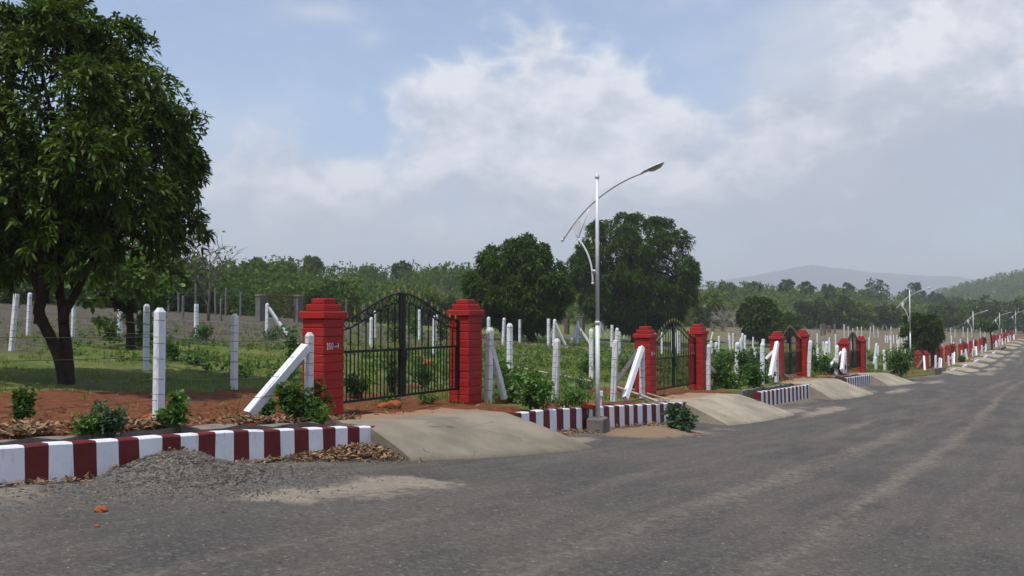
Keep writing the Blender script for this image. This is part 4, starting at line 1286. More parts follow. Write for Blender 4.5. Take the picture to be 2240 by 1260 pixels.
p = LPOS[0]
mb = MB(); mb.bevbox((0.44, 0.36, 0.36), 0.03, -0.18, 0.008, np.random.default_rng(2))
o = link('concrete_block', mb.mesh('concrete_block', M['greyblock']), None, tuple(p), (0, 0, ROAD_ROT + .1)); tag(o, 'rough concrete footing block of the nearest lamp post', 'concrete block')
q = p + np.array([0.02, 0.35, 0.0])
o = tag(MB().tube([p + np.array([-.22, .05, -.1]), p + np.array([-.19, .1, .3]), p + np.array([-.19, .14, .55])], 0.016, 6).part('cable_pipe', M['black'], None, True), 'black cable pipe against the striped kerb by the lamp post', 'pipe')
a = at_depth(1314, 861, 19.4); o = link('switch_box', MB().bevbox((0.09, 0.07, 0.12), 0.01).mesh('switch_box', M['white']), None, tuple(a - np.array([0, 0, 0.06])), (0, 0, .4)); tag(o, 'small white box on a stub beside the nearest lamp pole', 'switch box')
link('stub', MB().box((0, 0, -0.2), (0.03, 0.03, 0.42)).mesh('stub', M['steel']), o)

# ================================================================ trees
def crown_points(rng, rx, ry, ru, rd, nl, lr, nros, inner=0.2, low_thin=0.0, pw=2.0, even=0.74):
    """rosette positions and outward directions of an uneven crown about its centre"""
    i = np.arange(nl) + 0.5; ph = np.arccos(1 - 2 * i / nl); th = math.pi * (1 + 5 ** 0.5) * i
    U = np.stack([np.cos(th) * np.sin(ph), np.sin(th) * np.sin(ph), np.cos(ph)], -1); U = unit(U + rng.normal(0, 0.22, U.shape))
    if pw != 2.0: U = U / (np.sum(np.abs(U) ** pw, axis=1) ** (1 / pw))[:, None]
    Rv = np.where(U[:, 2:] > 0, np.array([[rx, ry, ru]]), np.array([[rx, ry, rd]]))
    C = U * Rv * rng.uniform(even, 0.90, (nl, 1)); LR = lr * rng.uniform(0.65, 1.25, nl)
    j = rng.integers(0, nl, nros); v = unit(rng.normal(size=(nros, 3)) + U[j] * 0.9 + np.array([0, 0, 0.25]))
    P = C[j] + v * (LR[j] * rng.uniform(0.55, 1.05, nros))[:, None]; D = unit(v * 0.7 + U[j] * 0.4 + np.array([0, 0, 0.15]))
    keep = rng.random(nros) > low_thin * smooth(0.3, -0.6, P[:, 2] / max(ru, rd))
    P, D = P[keep], D[keep]
    ni = int(nros * inner); q = unit(rng.normal(size=(ni, 3))) * (rng.random((ni, 1)) ** 0.5 * 0.78)
    q = q * np.where(q[:, 2:] > 0, np.array([[rx, ry, ru]]), np.array([[rx, ry, rd]]))
    return np.vstack([P, q]), np.vstack([D, unit(q + rng.normal(0, .4, q.shape))]), C


def rosettes(rng, P, D, nleaf, L, W, droop, fine=False, spread_=0.85):
    n = len(P); k = nleaf
    PP = np.repeat(P, k, 0) + rng.normal(0, L * 0.12, (n * k, 3)); DD = unit(np.repeat(D, k, 0) * 0.55 + unit(rng.normal(size=(n * k, 3))) * spread_)
    lt = np.repeat(rng.beta(1.1, 2.2, n), k) * 0.85 + rng.random(n * k) * 0.25
    LL = L * rng.uniform(0.65, 1.2, n * k)
    V, F, per = leaf_quads(PP, DD, LL, W * rng.uniform(0.8, 1.2, n * k), droop, rng, fine)
    return V, F, np.repeat(np.clip(lt, 0, 1), per)


def limb(mb, a, b, r0, r1, rng, wob=0.12, n=7, nn=8):
    u = np.linspace(0, 1, n)[:, None]; d = b - a; L = np.linalg.norm(d)
    up = np.array([0, 0, 1.0]); P = a + d * u + up * (u * (1 - u)) * L * 0.25
    w = np.cumsum(rng.normal(0, wob * L / n, (n, 3)), 0); w -= u * w[-1]; P = P + w * np.sin(math.pi * u)
    mb.tube(P, np.linspace(r0, r1, n), nn); return P


def tree(name, label, cat, base, centre, rx, ry, ru, rd, trunk_r, nl, lr, nros, nleaf, L, W, mat, seed, droop=0.3, fine=False, inner=0.2, low_thin=0.0,
         bark='bark', limbs=9, group=None, fork=0.35, stems=1, pw=2.0, even=0.74):
    rng = np.random.default_rng(seed); base = np.asarray(base, float); centre = np.asarray(centre, float)
    root = empty(name, tuple(base)); tag(root, label, cat, group)
    P, D, C = crown_points(rng, rx, ry, ru, rd, nl, lr, nros, inner, low_thin, pw, even)
    V, F, t = rosettes(rng, P, D, nleaf, L, W, droop, fine)
    me = np_mesh('crown', V, F, M[mat], tint=t); link('crown', me, root, tuple(centre - base))
    tb = MB(); fk = base + (centre - np.array([0, 0, rd]) - base) * 1.0 + np.array([0, 0, fork * rd])
    ends = []
    for s_ in range(stems):
        off = np.array([rng.normal(0, .3), rng.normal(0, .2), 0]) * (stems > 1)
        Q = limb(tb, base - np.array([0, 0, 0.25]), fk + off * rx * .6, trunk_r * (1.15 if stems == 1 else 0.85), trunk_r * 0.72, rng, 0.10, 9, 10); ends.append(Q[-1])
    link('trunk', tb.mesh('trunk', M[bark], True, base), root)
    idx = rng.choice(len(C), min(limbs, len(C)), replace=False)
    for j, i in enumerate(idx):
        mb = MB(); Q = limb(mb, ends[j % len(ends)] - np.array([0, 0, .1]), centre + C[i] * 0.92, trunk_r * 0.55, trunk_r * 0.12, rng, 0.14)
        for m_ in (3, 4, 5, 5):
            e = Q[m_] + unit((C[rng.integers(len(C))] - C[i] * .2)[None])[0] * rx * rng.uniform(.25, .5); limb(mb, Q[m_], e, trunk_r * .22, trunk_r * .06, rng, .15, 5, 5)
        link('limb', mb.mesh('limb', M[bark], True, base), root)
    return root


# the big mango on the left: two stems fork from one foot
def mango_near():
    rng = np.random.default_rng(21)
    foot = at(143, 838); Y = foot[1]; c = at_depth(112, 394, Y + .2)
    mpp = Y / FPX
    root = empty('mango_tree', tuple(foot)); tag(root, 'large leaning mango tree with dense dark crown at the left', 'tree')
    rx = 308 * mpp
    P, D, C = crown_points(rng, rx, rx, 385 * mpp, 205 * mpp, 84, 0.74, 6600, 0.14, 0.80, 2.4, 0.62)
    V, F, t = rosettes(rng, P, D, 11, 0.205, 0.046, 0.34, True)
    link('crown', np_mesh('crown', V, F, M['mango'], tint=t), root, tuple(c - foot))
    pix = lambda x, y, dy=0.0: at_depth(x, y, Y + dy)
    stems = [([(146, 850), (128, 770), (98, 715), (82, 680), (97, 640), (92, 590), (75, 500)], [22, 19, 17, 18, 16, 13, 10], -.15),
             ([(150, 850), (147, 780), (140, 720), (138, 672), (128, 630), (140, 560), (165, 470)], [22, 19, 17, 16, 13, 11, 8], .1),
             ([(139, 690), (152, 665), (172, 632), (190, 590), (230, 520), (275, 440)], [15, 13, 12, 10, 7, 5], .2),
             ([(97, 645), (105, 600), (120, 540), (118, 430), (135, 330)], [13, 11, 10, 8, 5], -.1),
             ([(82, 690), (90, 650), (60, 580), (30, 480), (20, 380)], [12, 11, 9, 8, 5], -.3)]
    for i, (pts, rad, dy) in enumerate(stems):
        A = np.array([pix(x, y, dy * (k / 3)) for k, (x, y) in enumerate(pts)]); u = np.linspace(0, len(pts) - 1, len(pts) * 4)
        Q = np.stack([np.interp(u, range(len(pts)), A[:, q]) for q in range(3)], -1)
        for _ in range(2): Q[1:-1] = (Q[:-2] + 2 * Q[1:-1] + Q[2:]) / 4
        rr = np.interp(u, range(len(pts)), rad) * mpp * 0.66 * rng.uniform(0.95, 1.05, len(u))
        Q[0, 2] -= 0.15
        link('trunk' if i < 2 else 'limb', MB().tube(Q, rr, 12).mesh('trunk', M['bark'], True, foot), root)
        for b_ in range(9):
            mb = MB(); j = rng.integers(len(Q) * 2 // 3, len(Q)); tgt = c + C[rng.integers(len(C))] * rng.uniform(.7, .95)
            K = limb(mb, Q[j], tgt, 0.05, 0.014, rng, .14, 8, 6)
            for m_ in (3, 4, 5, 6): limb(mb, K[m_], K[m_] + rng.normal(0, .55, 3) + np.array([0, 0, -.1]), 0.016, 0.006, rng, .15, 5, 4)
            link('branch', mb.mesh('branch', M['bark'], True, foot), root)
    return root


mango_near()


def pxtree(name, label, basepx, crown, Y=None, seed=1, lr=0.3, nl=26, nros=700, nleaf=9, L=0.4, W=0.12, mat='mango_far', trunk=None, **kw):
    """crown = (left, right, top, bottom, widest row) in the photo"""
    b = at(*basepx)
    if Y is not None: X = (basepx[0] - 1120) / FPX * Y; b = np.array([X, Y, G(X, Y)])
    Y = b[1]; m = Y / FPX; l, r, t, bo, mid = crown
    c = at_depth((l + r) / 2, mid, Y); rx = (r - l) / 2 * m
    return tree(name, label, 'tree', b, c, rx, rx * 0.95, (mid - t) * m, (bo - mid) * m, trunk or rx * 0.085, nl, lr * rx, nros, nleaf, L, W, mat, seed, **kw)


pxtree('mango_tree', 'smaller of the two middle mango trees, domed, with a visible trunk', (1170, 749), (1024, 1246, 524, 722, 640), seed=5, nl=80, lr=0.20, nros=3400, even=.80, nleaf=9, L=0.50, W=0.12, droop=0.35, low_thin=0.15, limbs=10, inner=0.3)
pxtree('mango_tree', 'tall dense dark mango tree behind the nearest lamp post', (1392, 752), (1248, 1528, 456, 722, 612), seed=6, nl=100, lr=0.18, nros=5200, even=.83, nleaf=9, L=0.52, W=0.13, droop=0.35, limbs=10, inner=0.35, pw=1.9)
# small broad-leaved tree behind the big mango
b = at(288, 764)
root = tree('almond_tree', 'small leaning broad-leaved tree behind the mango trunk', 'tree', b, at_depth(285, 612, b[1]), 110 * b[1] / FPX, 1.8, 62 * b[1] / FPX, 85 * b[1] / FPX, 0.14, 22, 0.55, 260, 7, 0.30, 0.15, 'broad', 9, 0.15, True, 0.3, 0.5, 'bark', 9, None, 0.2)
pxtree('round_tree', 'round dark tree behind the left post of the third gate', (1662, 760), (1618, 1706, 650, 740, 700), Y=105, seed=12, nros=900, nleaf=8, L=0.55, W=0.20, mat='mango_far', nl=30)
pxtree('round_tree', 'small round dark tree beside the second lamp post', (2022, 774), (1982, 2052, 687, 768, 730), Y=80, seed=13, nros=900, nleaf=8, L=0.42, W=0.15, mat='mango_far', nl=30, pw=2.6)
pxtree('small_tree', 'small flat-topped bright tree between the third and fourth lamps', (2168, 738), (2146, 2184, 700, 719, 711), Y=128, seed=14, nros=380, nleaf=8, L=0.4, W=0.16, mat='broad', nl=18)
pxtree('young_tree', 'yellowish green young tree beside the round dark tree above the third gate', (1722, 750), (1700, 1748, 684, 738, 712), Y=118, seed=15, nros=500, nleaf=8, L=0.5, W=0.2, mat='broad', nl=20)


def bare_tree(base, top, label, seed, mat, spread_=1.0, leaves=0, r0=0.09):
    rng = np.random.default_rng(seed); base = np.asarray(base, float); H = top[2] - base[2]
    root = empty('bare_tree', tuple(base)); tag(root, label, 'tree')
    tr = MB(); tips = []

    def grow(p, d, L, r, depth, mb):
        n = 6; Q = [p]
        for _ in range(n): d = unit((d + rng.normal(0, .13, 3) + np.array([0, 0, .03]))[None])[0]; Q.append(Q[-1] + d * L / n)
        Q = np.array(Q); mb.tube(Q, np.linspace(r, r * .55, n + 1), 6 if depth < 2 else 4); tips.append(Q[-1])
        if depth >= 4: return
        for _ in range(4 if depth in (1, 2) else (3 if depth else 5)):
            j = rng.integers(2, n + 1); nd = unit((d * .8 + unit(rng.normal(size=(1, 3)))[0] * spread_ * .85 + np.array([0, 0, .15]))[None])[0]
            m2 = MB() if depth == 0 else mb
            grow(Q[j], nd, L * rng.uniform(.55, .8), r * .58, depth + 1, m2)
            if depth == 0: link('branch', m2.mesh('branch', M[mat], True, base), root)
    grow(base - np.array([0, 0, .2]), unit((np.asarray(top) - base)[None])[0], H * 0.48, r0, 0, tr)
    link('trunk', tr.mesh('trunk', M[mat], True, base), root)
    if leaves:
        T = np.array(tips); T = T[rng.integers(0, len(T), leaves)] + rng.normal(0, .12, (leaves, 3))
        V, F, t = rosettes(rng, T, np.tile([0, 0, 1.0], (leaves, 1)), 5, 0.22, 0.10, .2); link('crown', np_mesh('crown', V - base, F, M['broad'], tint=t), root)
    return root


b = at_depth(455, 668, 55); b[2] = G(b[0], b[1]); bare_tree(b, at_depth(488, 445, 55), 'nearly leafless thin tree against the sky right of the big mango', 31, 'bark_grey', 0.9, 130, 0.10)
b = at_depth(1585, 735, 150); b[2] = G(b[0], b[1]); bare_tree(b, at_depth(1578, 655, 150), 'pale leafless tree before the wood right of the second gate', 33, 'concrete', 1.1, 0, 0.16)
b = at_depth(1608, 738, 135); b[2] = G(b[0], b[1]); bare_tree(b, at_depth(1616, 672, 135), 'thin pale leafless tree left of the round dark tree', 34, 'concrete', 0.7, 0, 0.12)


# ---- the wood on the rising ground
def template(seed, rx, h, nros, nleaf, L, W, low=0.25):
    rng = np.random.default_rng(seed)
    P, D, C = crown_points(rng, rx, rx, h * 0.52, h * 0.52, 16, rx * 0.36, nros, 0.15)
    P = P + np.array([0, 0, h * 0.42]); ok = P[:, 2] > -.1; P, D = P[ok], D[ok]; V, F, t = rosettes(rng, P, D, nleaf, L, W, 0.15)
    return V, F[0], t


TPL = [template(60 + i, rx, h, n, 4, .72, .40) for i, (rx, h, n) in enumerate([(2.8, 4.4, 66), (3.3, 4.8, 78), (2.4, 3.6, 54), (2.7, 5.4, 70), (3.6, 4.4, 80), (2.0, 2.8, 44)])]
TPL_FINE = [template(70 + i, rx, h, n, 4, .44, .34) for i, (rx, h, n) in enumerate([(2.6, 3.6, 66), (3.1, 4.0, 76), (2.2, 2.8, 54), (2.3, 4.4, 66), (3.6, 3.4, 80), (1.9, 2.2, 46)])]


def wood(name, pts, scale, tint_off, mat, label, seed):
    rng = np.random.default_rng(seed); Vs, Fs, Ts = [], [], []; n = 0
    for i, p in enumerate(pts):
        V, F, t = (TPL if p[0] / p[1] > 0.05 else TPL_FINE)[rng.integers(6)]; a = rng.uniform(0, 6.28); c, s = math.cos(a), math.sin(a); k = scale[i]
        W_ = V @ np.array([[c, s, 0], [-s, c, 0], [0, 0, 1]]) * k * np.array([1, 1, rng.uniform(.85, 1.2)])
        Vs.append(W_ + p - np.array([0, 0, .35])); Fs.append(F + n); Ts.append(np.clip(t * 0.75 + tint_off[i], 0, 1)); n += len(V)
    return tag(link(name, np_mesh(name, np.vstack(Vs), [np.vstack(Fs)], M[mat], tint=np.concatenate(Ts))), label, 'wood', kind='stuff')


rng = np.random.default_rng(90)
pts, sc, tn = [], [], []
tries = 0
while len(pts) < 1850 and tries < 40000:
    tries += 1
    k = rng.uniform(-0.68, 0.70); F = float(np.interp(k, HK, [58, 68, 88, 130, 168, 215, 262, 300]))
    Y = F * (1 + 1.3 * rng.random() ** 1.1); X = k * Y
    if Y > F * 2.25: continue
    if st(X, Y)[1] < 16: continue
    if rng.random() > 0.55 + 0.45 * smooth(0.3, 0.6, fbm(np.array([X * .02]), np.array([Y * .02]), 3)[0]): continue
    pts.append((X, Y, G(X, Y))); sc.append(((0.55 + 1.0 * smooth(.3, .7, fbm(np.array([X * .05 + 7]), np.array([Y * .05]), 3)[0])) * rng.uniform(.7, 1.15) if k < 0.05 else 1.12 * (0.6 + 0.6 * smooth(.3, .7, fbm(np.array([X * .03 + 7]), np.array([Y * .03]), 3)[0])) * rng.uniform(.75, 1.15))); tn.append(0.6 * (fbm(np.array([X * .035]), np.array([Y * .035]), 3)[0] - .35) + rng.normal(0, .06))
tn = [v - (0.22 if p[0] / p[1] < 0.05 else 0.0) for v, p in zip(tn, pts)]
wood('wood', pts, sc, tn, 'forest', 'scrubby green wood covering the rising ground behind the plots', 91)
pts, sc, tn = [], [], []
for _ in range(340):
    px = rng.uniform(1960, 2290); Y = rng.uniform(600, 860); X = (px - 1120) / FPX * Y
    pts.append((X, Y, float(hill_z(np.array([X]), np.array([Y]))[0]))); sc.append(rng.uniform(1.2, 2.1)); tn.append(rng.normal(.05, .1))
wood('hill_wood', pts, sc, tn, 'forest', 'hazy trees covering the far hill at the right', 92)

# single trees that stand out of the wood
STAND = [(1722, 612, 36, 'forest_dark', 'round dark tree rising above the wood over the third gate'), (1650, 617, 30, 'forest_dark', 'dark rounded tree on the wood skyline, leftmost over the third gate'),
         (1590, 618, 34, 'forest', 'rounded tree on the wood skyline just right of the tall mango'), (1765, 617, 26, 'forest_dark', 'small dark tree on the skyline right of the round dark one'),
         (1812, 624, 36, 'forest_dark', 'broad dark tree on the skyline above the fourth gate'), (1856, 621, 26, 'forest_dark', 'narrow upright dark tree on the skyline above the fourth gate'),
         (1916, 615, 50, 'forest_dark', 'tall spreading tree on the skyline left of the second lamp'), (2002, 621, 38, 'forest_dark', 'dark tree directly behind the second lamp post'),
         (2048, 640, 32, 'forest_dark', 'small dark tree behind the tip of the second lamp arm'), (2088, 655, 40, 'forest_dark', 'tree on the skyline midway between the second and third lamps'),
         (560, 574, 40, 'forest_dark', 'dark tree on the left ridge, nearest the leafless tree'), (681, 563, 36, 'forest', 'pointed tree on the left ridge above pillar 160'),
         (620, 577, 44, 'forest', 'rounded tree on the left ridge between the two highest'), (879, 575, 38, 'forest_dark', 'dark double-headed tree on the ridge above the nearest gate'),
         (805, 590, 34, 'forest', 'small tree on the ridge left of the double-headed one'), (950, 592, 40, 'forest', 'pale green tree on the ridge before the middle mango')]
for i, (px, yt, wpx, mat, lb) in enumerate(STAND):
    k = (px - 1120) / FPX; F = float(np.interp(k, HK, [58, 68, 88, 130, 168, 215, 262, 300])); Y = F * (1.95 if px < 1000 else 1.62); X = k * Y; g = G(X, Y)
    zt = float(ray(px, yt)[2] * Y); m = Y / FPX; rx = wpx / 2 * m; h = min(max(zt - g, 3.0), 13.0); g = max(g, zt - 13.0) if zt - g > 13 else g
    tree('wood_tree', lb, 'tree', (X, Y, g), (X, Y, zt - h * .38), rx, rx, h * .38, h * .42, 0.18, 20, rx * .34, 330, 5, .85, .45, mat, 200 + i, .15, limbs=4, group='trees standing out of the wood')
# dark trees along the foot of the wood
rng = np.random.default_rng(77)
FOOT = [(1548, 640, 735, 70), (1772, 655, 722, 60), (1830, 648, 722, 70), (1880, 668, 725, 60), (1935, 672, 722, 60), (2060, 668, 722, 62), (2108, 660, 718, 66), (2152, 655, 716, 72), (2205, 662, 716, 66), (2238, 655, 716, 60), (440, 640, 672, 60), (390, 628, 670, 70), (745, 618, 680, 80), (700, 640, 680, 60), (340, 635, 670, 60), (860, 655, 690, 60), (960, 650, 700, 70)]
for i, (px, yt, yb, wpx) in enumerate(FOOT):
    k = (px - 1120) / FPX; F = float(np.interp(k, HK, [58, 68, 88, 130, 168, 215, 262, 300])); Y = F * 0.97; X = k * Y; g = G(X, Y); m = Y / FPX
    zt = float(ray(px, yt)[2] * Y); h = max(2.0, zt - g); rx = wpx / 2 * m
    where = 'number %d from the left' % (i + 1)
    side = ['just right of the tall mango', 'above the third gate', 'above the gap between the third and fourth gates', 'above the fourth gate', 'left of the second lamp', 'right of the second lamp', 'left of the third lamp', 'between the third and fourth lamps', 'behind the fourth lamp', 'at the right edge behind the fifth lamp',
            'behind the leafless tree', 'left of the leafless tree', 'between the nearest gate and pillar 160', 'just above pillar 160', 'half hidden by the big mango crown', 'seen over the left leaf of the nearest gate', 'seen over the right leaf of the nearest gate'][i]
    tree('edge_tree', 'bushy edge tree of the wood, ' + side, 'tree', (X, Y, g), (X, Y, zt - h * .42), rx, rx * .8, h * .42, h * .46, 0.15, 18, rx * .36, 320, 5, .62 if px < 1000 else .8, .3 if px < 1000 else .42, 'forest_dark' if i % 3 else 'forest', 300 + i, .15, limbs=5, group='bushy trees at the foot of the wood')


# ================================================================ shrubs and weeds
def shrub(px, yb, wpx, hpx, label, mat='shrub', L=0.09, W=0.045, n=90, seed=1, Y=None, nleaf=6, stems=7, name='shrub', loc=None):
    rng = np.random.default_rng(seed); b = at(px, yb) if loc is None else np.asarray(loc, float)
    m = b[1] / FPX; rx, h = wpx / 2 * m, hpx * m
    root = empty(name, tuple(b)); tag(root, label, 'shrub', 'shrubs and weeds')
    sm = MB(); tips = []
    for i in range(stems):
        a = rng.uniform(0, 6.28); rr = rx * rng.uniform(.2, .95); e = np.array([math.cos(a) * rr, math.sin(a) * rr * .8, h * rng.uniform(.6, 1.0) * (1.05 - .5 * (rr / max(rx, .01)) ** 2)])
        tips.append(limb(sm, np.array([rng.normal(0, .03), rng.normal(0, .03), -.05]), e, 0.010 + .01 * h, .004, rng, .1, 7, 5))
    link('stems', sm.mesh('stems', M['bark_grey'], True), root)
    T = np.vstack([t[2:] for t in tips]); P = T[rng.integers(0, len(T), n)] + rng.normal(0, 1, (n, 3)) * np.array([rx * .20, rx * .20, h * .10]); P[:, 2] = np.abs(P[:, 2]) + .01
    D = unit(P - np.array([0, 0, h * .25]) + np.array([0, 0, .1])); V, F, t = rosettes(rng, P, D, nleaf, L, W, .12, True)
    link('leaves', np_mesh('leaves', V, F, M[mat], tint=t), root); return root


SH = [(50, 925, 62, 84, 'upright dark green shrub above the kerb at the far left', 'shrub', .09, .05, 90), (243, 948, 100, 86, 'rounded small-leaved shrub above the kerb left of the white post', 'shrub_blue', .07, .035, 170),
      (388, 938, 66, 78, 'bright leafy shrub at the foot of the nearest white post', 'shrub_light', .12, .065, 70), (190, 950, 70, 46, 'low weed left of the rounded shrub', 'shrub_light', .09, .05, 50), (352, 935, 30, 38, 'tiny weed just left of the nearest white post', 'shrub_light', .08, .04, 24),
      (640, 922, 95, 98, 'bushy green shrub under the slanting prop', 'shrub', .10, .05, 170), (690, 918, 84, 84, 'bushy green shrub against the base of pillar 160', 'shrub', .09, .04, 150), (700, 925, 80, 34, 'feathery light weed spilling over the kerb at pillar 160', 'shrub_light', .09, .02, 110), (585, 915, 60, 40, 'broad-leaved weed at the foot of the slanting prop', 'shrub_light', .14, .08, 36),
      (1120, 882, 80, 80, 'leafy weed clump right of the nearest gate prop', 'shrub_light', .13, .06, 110), (1180, 893, 110, 70, 'large leafy weed clump behind the striped kerb', 'shrub_light', .15, .07, 150), (1240, 890, 70, 44, 'light green grassy clump left of the lamp post', 'shrub_light', .18, .03, 90), (1155, 850, 90, 50, 'tall weed behind the leafy clump', 'shrub', .13, .07, 90), (1272, 862, 55, 42, 'bluish round weed left of the lamp pole', 'shrub_blue', .07, .03, 110), (1100, 850, 60, 70, 'climbing weed behind the gate prop', 'shrub_light', .12, .06, 80),
      (1488, 946, 84, 62, 'broad-leaved roadside plant at the end of the striped kerb', 'shrub_blue', .16, .10, 70), (1470, 930, 30, 50, 'upright stem of the roadside plant', 'shrub', .12, .06, 24),
      (1285, 825, 70, 55, 'dark weed behind the lamp pole', 'shrub', .12, .06, 100), (1370, 815, 80, 55, 'weed clump right of the lamp pole', 'shrub', .12, .05, 100), (1380, 850, 60, 40, 'weed under the props of the second gate', 'shrub', .12, .05, 60),
      (1575, 848, 70, 62, 'leafy bush right of the second gate pillar', 'shrub', .16, .08, 120), (1628, 842, 62, 82, 'tall dark bush between the second and third gates', 'shrub', .15, .07, 150), (1605, 850, 60, 40, 'low bush in front of the tall dark one', 'shrub_light', .14, .07, 70), (1648, 848, 60, 50, 'bush in front of the leaning posts before the third gate', 'shrub', .16, .08, 110), (1585, 820, 70, 60, 'bush beside the prop right of the second gate', 'shrub', .16, .08, 120), (1650, 812, 80, 50, 'wide bush behind the fence between the second and third gates', 'shrub_blue', .16, .08, 130), (1665, 838, 50, 46, 'low bush left of the third gate props', 'shrub', .15, .08, 80), (1690, 835, 40, 20, 'tiny weed at the foot of the third gate', 'shrub_light', .13, .06, 40), (1600, 800, 90, 40, 'weed patch beside the inner lane', 'shrub_light', .16, .07, 100),
      (1790, 818, 70, 42, 'dark bush right of the third gate', 'shrub', .2, .1, 100), (1825, 818, 60, 30, 'low bush left of the fourth gate', 'shrub_blue', .2, .1, 80), (1770, 790, 60, 40, 'bush behind the third gate', 'shrub', .2, .1, 70),
      (1972, 824, 70, 66, 'dense bush beside the culvert under the second lamp', 'shrub', .22, .11, 190), (1945, 800, 50, 36, 'low bush left of the dense culvert bush', 'shrub', .22, .11, 80), (1905, 790, 60, 24, 'weed clump behind the fourth gate', 'shrub_light', .25, .12, 60), (2104, 792, 18, 16, 'small bright bush among the far gates', 'shrub_light', .3, .16, 60),
      (440, 745, 95, 42, 'spreading bush on the lawn behind the white posts', 'shrub', .14, .06, 120), (378, 790, 56, 44, 'bush on the lawn right of the nearest white post', 'shrub', .11, .05, 80), (425, 797, 78, 26, 'low green weed on the lawn', 'shrub_light', .10, .05, 70), (600, 744, 76, 38, 'bush at the foot of the twin-propped post', 'shrub_blue', .12, .05, 100), (635, 832, 50, 150, 'thin sapling with yellowish leaves left of pillar 160', 'shrub_light', .13, .06, 60),
      (240, 745, 60, 60, 'bright low leaves left of the small leaning tree', 'broad', .2, .1, 50), (315, 760, 46, 60, 'bright low leaves right of the small leaning tree', 'broad', .2, .1, 50),
      (785, 872, 76, 70, 'weed behind the left leaf of the nearest gate', 'shrub', .11, .05, 100), (855, 860, 56, 92, 'tall weed behind the middle of the nearest gate', 'shrub', .10, .05, 90), (930, 850, 70, 60, 'weed behind the right leaf of the nearest gate', 'shrub', .10, .05, 70), (865, 748, 64, 56, 'round green bush far behind the left gate leaf', 'shrub_light', .18, .09, 100), (912, 742, 50, 56, 'green bush far behind the gate meeting stile', 'shrub_light', .18, .09, 90), (968, 745, 60, 60, 'green bush far behind the right gate leaf', 'shrub', .18, .09, 90),
      (845, 885, 90, 24, 'low grass weed under the nearest gate', 'shrub_light', .08, .03, 80), (930, 882, 70, 26, 'low grass weed under the right leaf of the nearest gate', 'shrub_light', .08, .03, 60)]
for i, (px, yb, wp, hp, lb, mat, L, W, n) in enumerate(SH): shrub(px, yb, wp * (.84 if px < 800 else .95), hp * (.86 if px < 800 else .95), lb, mat, L * .72, W * .72, int(n * 1.9), 400 + i)


# ================================================================ grass, weeds, litter and stones
def tufts(rng, X, Y, h, w, nb, lean=0.5):
    n = len(X); Z = ground_z(X, Y); B = np.repeat(np.stack([X, Y, Z - .01], -1), nb, 0) + rng.normal(0, .035, (n * nb, 3)) * np.array([1, 1, 0])
    a = rng.uniform(0, 6.28, n * nb); d = np.stack([np.cos(a), np.sin(a), np.zeros(n * nb)], -1); hh = np.repeat(h, nb) * rng.uniform(.5, 1.2, n * nb)
    side = np.stack([-d[:, 1], d[:, 0], d[:, 2]], -1) * (np.repeat(w, nb) if not np.isscalar(w) else w)[..., None] if not np.isscalar(w) else np.stack([-d[:, 1], d[:, 0], d[:, 2]], -1) * w
    tip = B + d * (hh * lean * rng.uniform(.2, 1.3, n * nb))[:, None] + np.array([0, 0, 1.0]) * hh[:, None]
    V = np.stack([B - side / 2, B + side / 2, tip], 1).reshape(-1, 3)
    return V, np.arange(len(V)).reshape(-1, 3), np.repeat(rng.random(n * nb) * .5, 3)


rng = np.random.default_rng(500)
n = 60000; s = rng.uniform(-4, 75, n) ** 1.0; t = 10.2 + 36 * rng.random(n) ** 1.5; X, Y = xy(s, t)
rd = red_soil(s, t, X, Y); dr = dry_soil(s, t, X, Y); pat = fbm(X * .5, Y * .5, 4)
vis = np.abs(X / np.maximum(Y, 1)) < 0.66
keep = vis & (rng.random(n) < (1 - rd * .93) * (1 - .7 * dr) * smooth(.34, .58, pat) * 1.0)
X, Y, pat = X[keep], Y[keep], pat[keep]; s_, t_ = st(X, Y)
hh = 0.05 + 0.16 * rng.random(len(X)) ** 2 + 0.10 * smooth(12, 20, s_) * rng.random(len(X)); ww = 0.010 + Y * 0.00045
V, F, ti = tufts(rng, X, Y, hh, np.repeat(0.012 + Y * 0.0004, 1), 6)
tag(link('grass', np_mesh('grass', V, [F], M['grass'], tint=np.clip(ti + np.repeat(pat, 18) * .55 - .1, 0, 1))), 'short patchy grass over the plots', 'grass', kind='stuff')
# weeds: small leafy plants
n = 12000; s = rng.uniform(13, 80, n); t = 10.4 + 34 * rng.random(n) ** 1.3; X, Y = xy(s, t)
pat = fbm(X * .35 + 30, Y * .35, 4); gate_gap = np.zeros(n)
for a, b in GATES: gate_gap = np.maximum(gate_gap, (s > a - .2) & (s < b + .2) & (t < 13))
keep = (rng.random(n) < smooth(.36, .62, pat) * (1 - .85 * dry_soil(s, t, X, Y))) & (gate_gap < .5) & (np.abs(X / Y) < .66)
X, Y = X[keep], Y[keep]; Z = ground_z(X, Y); m_ = len(X); hgt = rng.uniform(.05, .30, m_)
P = np.repeat(np.stack([X, Y, Z], -1), 3, 0) + rng.normal(0, .07, (m_ * 3, 3)) * np.array([1, 1, 0]); P[:, 2] += np.repeat(hgt, 3) * rng.random(m_ * 3)
V, F, ti = rosettes(rng, P, np.tile([0, 0, 1.0], (len(P), 1)), 4, 0.13, 0.06, .15)
tag(link('weeds', np_mesh('weeds', V, F, M['shrub'], tint=ti)), 'low leafy weeds covering the plots behind the gates', 'weeds', kind='stuff')

